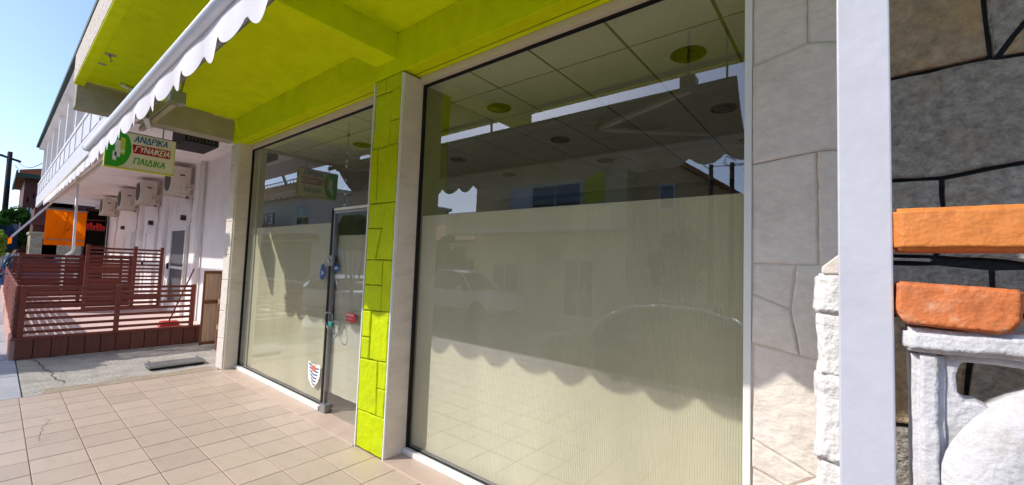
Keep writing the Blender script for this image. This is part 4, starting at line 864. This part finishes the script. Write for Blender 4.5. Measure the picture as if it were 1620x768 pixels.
# ------------------------------------------------------------------ cars (parked in the street behind the viewer)
def loft(stations, M, name, parent, smooth=True):
    """stations: list of rings of (x, y, z), closed half rings mirrored"""
    mb = MB(); n = len(stations[0])
    for st in stations: mb.v += [tuple(p) for p in st]
    for i in range(len(stations)-1):
        for j in range(n):
            a = i*n+j; b = i*n+(j+1) % n; mb.f.append((a, b, b+n, a+n))
    mb.f.append(tuple(range(n))[::-1]); mb.f.append(tuple((len(stations)-1)*n+j for j in range(n)))
    o = mb.build(name, M, parent, smooth=smooth)
    return o
def car(name, loc, flip, paint, label, cat, kind='sedan', scale=1.0, trim=None):
    """front towards -x when flip is False; origin at ground centre"""
    e = empty(name, loc, label, cat); ox, oy, oz = loc; s = 1 if not flip else -1
    def T(p): return (ox+s*p[0]*scale, oy+p[1]*scale, oz+p[2]*scale)
    if kind == 'sedan':
        body = [(-2.25,.62,.42,.60),(-2.18,.80,.30,.70),(-1.9,.86,.22,.78),(-1.3,.88,.2,.90),(-.95,.88,.2,.96),(0,.89,.2,.98),(1.2,.88,.2,1.0),(1.75,.87,.22,1.02),(2.1,.82,.28,1.0),(2.25,.70,.38,.88)]
        cab = [(-1.15,.96,.72,.02),(-.45,1.38,.60,.0),(.1,1.455,.60,0),(.7,1.45,.60,0),(1.15,1.34,.58,0),(1.78,1.02,.66,0)]; wb = (-1.38, 1.32); wr_ = .32
    elif kind == 'pickup':
        body = [(-2.55,.72,.50,.85),(-2.45,.86,.40,1.0),(-2.1,.90,.36,1.05),(-1.0,.90,.34,1.10),(.95,.90,.34,1.10),(1.0,.90,.34,1.02),(2.4,.90,.36,1.02),(2.5,.85,.42,1.0)]
        cab = [(-1.2,1.08,.76,0),(-.55,1.66,.64,0),(0,1.76,.64,0),(.7,1.75,.64,0),(.95,1.08,.72,0)]; wb = (-1.6, 1.5); wr_ = .38
    else:
        body = [(-2.0,.66,.42,.72),(-1.92,.82,.30,.84),(-1.5,.86,.22,.95),(-.95,.87,.2,1.02),(0,.88,.2,1.04),(1.4,.87,.2,1.06),(1.8,.84,.26,1.04),(1.92,.72,.38,.95)]
        cab = [(-1.2,1.0,.74,0),(-.5,1.5,.62,0),(.1,1.58,.62,0),(1.2,1.56,.60,0),(1.75,1.06,.70,0)]; wb = (-1.25, 1.2); wr_ = .31
    st = []
    for (x, w, zl, zt) in body:
        mid = zl+(zt-zl)*.62
        st.append([T(p) for p in ((x, -w*.9, zl), (x, -w, zl+.1), (x, -w*1.0, mid), (x, -w*.96, zt-.06), (x, -w*.82, zt), (x, w*.82, zt), (x, w*.96, zt-.06), (x, w, mid), (x, w, zl+.1), (x, w*.9, zl))])
    b = loft(st, paint, 'body', e); md = b.modifiers.new('sub', 'SUBSURF'); md.levels = 1; md.render_levels = 2
    belt = cab[0][1]-.04
    def cabring(x, zt, wt): wbot = .80; return [T(p) for p in ((x, -wbot, belt-.06), (x, -wt-.03, max(belt, zt-.10)), (x, -wt*.85, zt), (x, wt*.85, zt), (x, wt+.03, max(belt, zt-.10)), (x, wbot, belt-.06))]
    # cabin: glass shell with painted roof and pillars
    cs = loft([cabring(x, z, w) for x, z, w, _ in cab], car_glass, 'windows', e); 
    inn = loft([cabring(x+.02*(1 if x < 0 else -1), z-.03, w-.03) for x, z, w, _ in cab], black, 'cabin_lining', e)
    roof = MB(); rp_ = [(x, z, w) for x, z, w, _ in cab[1:-1]]
    roof.grid(lambda a, bb: T((rp_[0][0]-.05+(rp_[-1][0]-rp_[0][0]+.1)*a, (-1+2*bb)*(.60), .014+.015*math.cos((bb-.5)*3)+sum(0 for _ in ())+interp([(q[0], q[1]) for q in rp_], rp_[0][0]+(rp_[-1][0]-rp_[0][0])*a))), 10, 8)
    roof.build('roof', paint, e, smooth=True)
    for sy in (-1, 1):
        for (xa, za), (xb, zb) in (((cab[0][0], cab[0][1]-.03), (cab[1][0], cab[1][1])), ((cab[-1][0], cab[-1][1]-.03), (cab[-2][0], cab[-2][1]))):
            MB().path([T((xa, sy*.78, za)), T(((xa+xb)/2, sy*.71, (za+zb)/2+.02)), T((xb, sy*.605, zb))], .035, 8).build('pillar', trim or paint, e, smooth=True)
        MB().path([T((q[0], sy*.605, q[1]-.01)) for q in cab[1:-1]], .03, 8).build('roof_rail', trim or paint, e, smooth=True)  # trim colour, when given, paints a glint along pillars and roof edge
        MB().path([T((cab[0][0]+.1, sy*.80, belt)), T((0, sy*.815, belt+.01)), T((cab[-1][0]-.1, sy*.80, belt+.02))], .012, 6).build('window_trim', chrome, e, smooth=True)
        MB().path([T((.25, sy*.80, belt)), T((.22, sy*.625, cab[2][1]-.02))], .03, 8).build('door_pillar', black, e)
        mr = MB().grid(lambda a, bb: T((cab[0][0]+.42+.10*math.sin(math.pi*bb)*math.cos(2*math.pi*a)*.8, sy*(.98+.11*math.cos(math.pi*bb)), belt+.10+.075*math.sin(math.pi*bb)*math.sin(2*math.pi*a))), 14, 8).build('mirror', paint, e, smooth=True)
        MB().path([T((cab[0][0]+.42, sy*.82, belt+.02)), T((cab[0][0]+.42, sy*.92, belt+.07))], .02, 6).build('mirror_arm', black, e)
        MB().grid(lambda a, bb: T((body[1][0]+.02-.06*math.sin(math.pi*a)+.22*bb, sy*(.60+.22*bb), body[1][3]-.14+.12*a)), 6, 6).build('headlight', lamp_clear, e, smooth=True)
        B_ = MB().grid(lambda a, bb: T((body[-2][0]+.06-.10*bb, sy*(.58+.24*bb), body[-2][3]-.22+.18*a)), 4, 4).build('tail_light', lamp_red, e, smooth=True)
        for xw in wb:
            wx, wy, wz = T((xw, sy*.80, wr_)); k = scale; d = sy
            wv = MB().lathe([(wr_*.62*k, -.10*k*d), (wr_*.95*k, -.10*k*d), (wr_*k, -.06*k*d), (wr_*k, .07*k*d), (wr_*.95*k, .10*k*d), (wr_*.62*k, .10*k*d)], wx, wy, 28, 'y', wz).build('wheel', tyre_m, e, smooth=True)
            MB().lathe([(wr_*.64*k, .085*k*d), (wr_*.60*k, .10*k*d), (wr_*.3*k, .07*k*d), (wr_*.12*k, .09*k*d)], wx, wy, 24, 'y', wz).build('rim', galv, wv, smooth=True)
    return e
def interp(pts, x):
    for (xa, za), (xb, zb) in zip(pts, pts[1:]):
        if xa <= x <= xb: return za+(zb-za)*(x-xa)/(xb-xa)
    return pts[-1][1] if x > pts[-1][0] else pts[0][1]
car('parked_car', (-2.45, -2.85, Z_ST), False, car_dark, 'dark car close by, reflected low in the right hand shop window', 'car', 'sedan', trim=chrome)  # chrome pillars and roof rails stand in for the sun glint
car('parked_car', (-14.7, -3.35, Z_ST), False, car_silver, 'silver sedan reflected in the left window beside the glass door', 'car', 'sedan')
car('pickup_truck', (-11.7, -7.0, Z_ST), True, car_white, 'white pickup truck across the street, reflected in the right hand window', 'pickup', 'pickup')
car('parked_car', (-27.2, 1.0, Z_ST+.15), False, car_blue, 'small blue car parked beyond the patio at the far left', 'car', 'hatch')

car('parked_car', (-27.6, 3.3, Z_ST+.1), False, car_white, 'white car half hidden below the orange curtain', 'car', 'hatch')
# ------------------------------------------------------------------ across the street (seen as reflections)
def house_window(parent, x0, x1, y, z0, z1, n=2, shut=False, face=1):
    w = B('window', shutter_m, parent, (x0, x1, y, y+.06, z0, z0+.06), (x0, x1, y, y+.06, z1-.06, z1), (x0, x0+.06, y, y+.06, z0+.06, z1-.06), (x1-.06, x1, y, y+.06, z0+.06, z1-.06))
    for k in range(n):
        a = x0+.06+(x1-x0-.12)*k/n; b = x0+.06+(x1-x0-.12)*(k+1)/n
        B('window_pane', win_glass if not (shut and k == 0) else shutter_m, w, (a+.02, b-.02, y+.02, y+.03, z0+.06, z1-.06))
        if k: B('mullion', shutter_m, w, (a-.02, a+.02, y, y+.055, z0+.06, z1-.06))
    B('black_room_sheet', black, w, (x0+.06, x1-.06, y+.004, y+.010, z0+.06, z1-.06))  # black sheet paints in the darkness of the unlit room
    B('sill', shutter_m, w, (x0-.05, x1+.05, y, y+.12, z0-.05, z0))
ha = empty('balcony_house', (-9.5, -10, Z_ST), 'cream two storey house with a long white balcony across the street', 'house')
B('wall', house_cream, ha, (-13.1, -5.9, -18, -9, Z_ST, 6.3)); B('roof_slab', house_white, ha, (-13.3, -5.7, -18.2, -8.6, 6.3, 6.5))
B('balcony_slab', house_white, ha, (-13.8, -5.9, -9, -7.85, 2.90, 3.08)); B('balcony_parapet', house_cream, ha, (-13.8, -5.95, -7.95, -7.85, 3.08, 3.72)); B('parapet_cap', house_white, ha, (-13.85, -5.9, -8.0, -7.80, 3.72, 3.79))
B('lime_wall', house_lime, ha, (-7.55, -6.75, -9.0, -8.97, 3.08, 6.2))
house_window(ha, -11.1, -7.65, -8.995, 3.45, 4.85, 3, True); house_window(ha, -11.95, -10.5, -8.995, .35, 1.7, 2); house_window(ha, -8.35, -7.05, -8.995, -.2, 1.95, 2)
for k in range(6): B('railing_grille', shutter_m, ha, (-8.9+.1*k, -8.86+.1*k, -7.84, -7.82, 3.2, 3.65))
hb = empty('gable_house', (-4, -11, Z_ST), 'ochre gabled house across the street beside the balcony house', 'house')
B('wall', house_ochre, hb, (-5.8, -2.0, -18, -9.6, Z_ST, 3.6)); MB().prism([(-5.9, 3.6), (-2.0, 3.6), (-5.2, 5.7), (-5.9, 5.7)], lambda u, v: (u, -18, v), lambda u, v: (u, -9.6, v)).build('gable', house_ochre, hb)
MB().prism([(-1.7, 3.38), (-1.7, 3.52), (-5.15, 5.95), (-6.0, 5.95), (-6.0, 5.8), (-5.2, 5.8)], lambda u, v: (u, -18.2, v), lambda u, v: (u, -9.3, v)).build('roof', roof_tile, hb)
house_window(hb, -5.0, -4.45, -9.595, 3.7, 4.55, 1); house_window(hb, -4.9, -3.7, -9.595, .6, 1.9, 2)
hc = empty('low_house', (-19, -13, Z_ST), 'low pale house with tiled roof to the left of the balcony house', 'house')
B('wall', house_white, hc, (-25, -14.0, -19, -11.5, Z_ST, 2.8)); MB().prism([(-11.1, 2.8), (-11.1, 2.92), (-15.2, 4.3), (-19.4, 2.92), (-19.4, 2.8)], lambda u, v: (-25.3, u, v), lambda u, v: (-13.7, u, v)).build('roof', roof_tile, hc)
for x in (-23, -19.5, -16.5): house_window(hc, x, x+1.2, -11.495, .6, 1.9, 2)
hd_ = empty('terrace_house', (-36, -12, Z_ST), 'grey two storey building with railed roof terrace and shop sign down the street', 'building')
B('wall', house_white, hd_, (-47, -27, -20, -9.2, Z_ST, 6.1)); B('roof_slab', house_white, hd_, (-47.3, -26.6, -20, -8.4, 6.1, 6.35)); B('canopy', wood_dark, hd_, (-45, -28, -9.2, -7.9, 3.0, 3.25)); B('shop_front', black, hd_, (-44, -29, -9.19, -9.15, .0, 2.8))
for k in range(40): B('baluster', shutter_m, hd_, (-46.9+.5*k, -46.86+.5*k, -8.55, -8.51, 6.35, 7.2))
B('handrail', shutter_m, hd_, (-47, -26.9, -8.57, -8.49, 7.2, 7.26)); house_window(hd_, -40, -38, -9.195, 4.0, 5.4, 2); house_window(hd_, -31.5, -29.5, -9.195, 4.0, 5.4, 2)
ss = empty('euro_shop_sign', (-34.2, -7.85, 3.9), 'dark purple shop sign with white letters on the building down the street', 'sign')
B('panel', mat('sign_purple', (66, 34, 64), .5), ss, (-36.2, -32.0, -7.9, -7.8, 3.75, 4.8)); text('ΕΥΡΩ', .8, sign_white, 'lettering', ss, (-32.3, -7.8, 4.08), (-1, 0, 0), (0, 0, 1), .01, width=3.0); B('red_strip', sign_red, ss, (-36.2, -32, -7.82, -7.795, 3.75, 3.9))
he = empty('corner_house', (5, -12, Z_ST), 'plain pale house farther right across the street', 'house')
B('wall', house_white, he, (1.5, 12, -20, -10, Z_ST, 3.3)); B('roof_slab', house_white, he, (1.2, 12.3, -20.2, -9.5, 3.3, 3.5)); house_window(he, 3, 4.4, -9.995, .6, 1.9, 2); house_window(he, 7, 8.4, -9.995, .6, 1.9, 2)
for k, (x, lab) in enumerate(((-3.05, 'left of two dark street poles reflected at the right of the window'), (-2.5, 'right of two dark street poles reflected at the right of the window'))):
    e = empty('street_pole', (x, -8.3, Z_ST), lab, 'pole', 'street poles across the road'); MB().path([(x, -8.3, Z_ST), (x, -8.3, 4.75)], [.09, .06], 10).build('pole', pole_wood, e, smooth=True)
    MB().path([(x, -8.3, 4.6), (x-.2, -8.3, 4.75), (x-.15, -8.3, 4.95), (x+.1, -8.3, 4.8)], .015, 6).build('cable_loop', wire_m, e, smooth=True)
    wire((x, -8.3, 4.7), (x+9, -8.3, 5.2), .3, parent=e, r=.012)
tree('street_tree', (-4.1, -8.9, Z_ST), 2.9, (1.0, .7, 1.25), 2.3, 'leafy tree before the gabled house, reflected in the ribbed film', leaf_dark, 2600, .10, seed=8)
tree('street_tree', (-15.2, -9.3, Z_ST), 2.9, (1.3, .8, 1.2), 2.3, 'dark tree beside the balcony house, reflected behind the pickup', leaf_dark, 2200, .11, seed=9)
tree('shadow_tree', (-11.05, -1.92, Z_ST), 2.6, (.78, .58, .6), 2.75, 'small dense orange tree added out of view on the near kerb to shade the pavement', leaf_mid, 16000, .115, seed=12, trunk=.07)  # unseen tree, added only for the rounded shadow it throws on the pavement
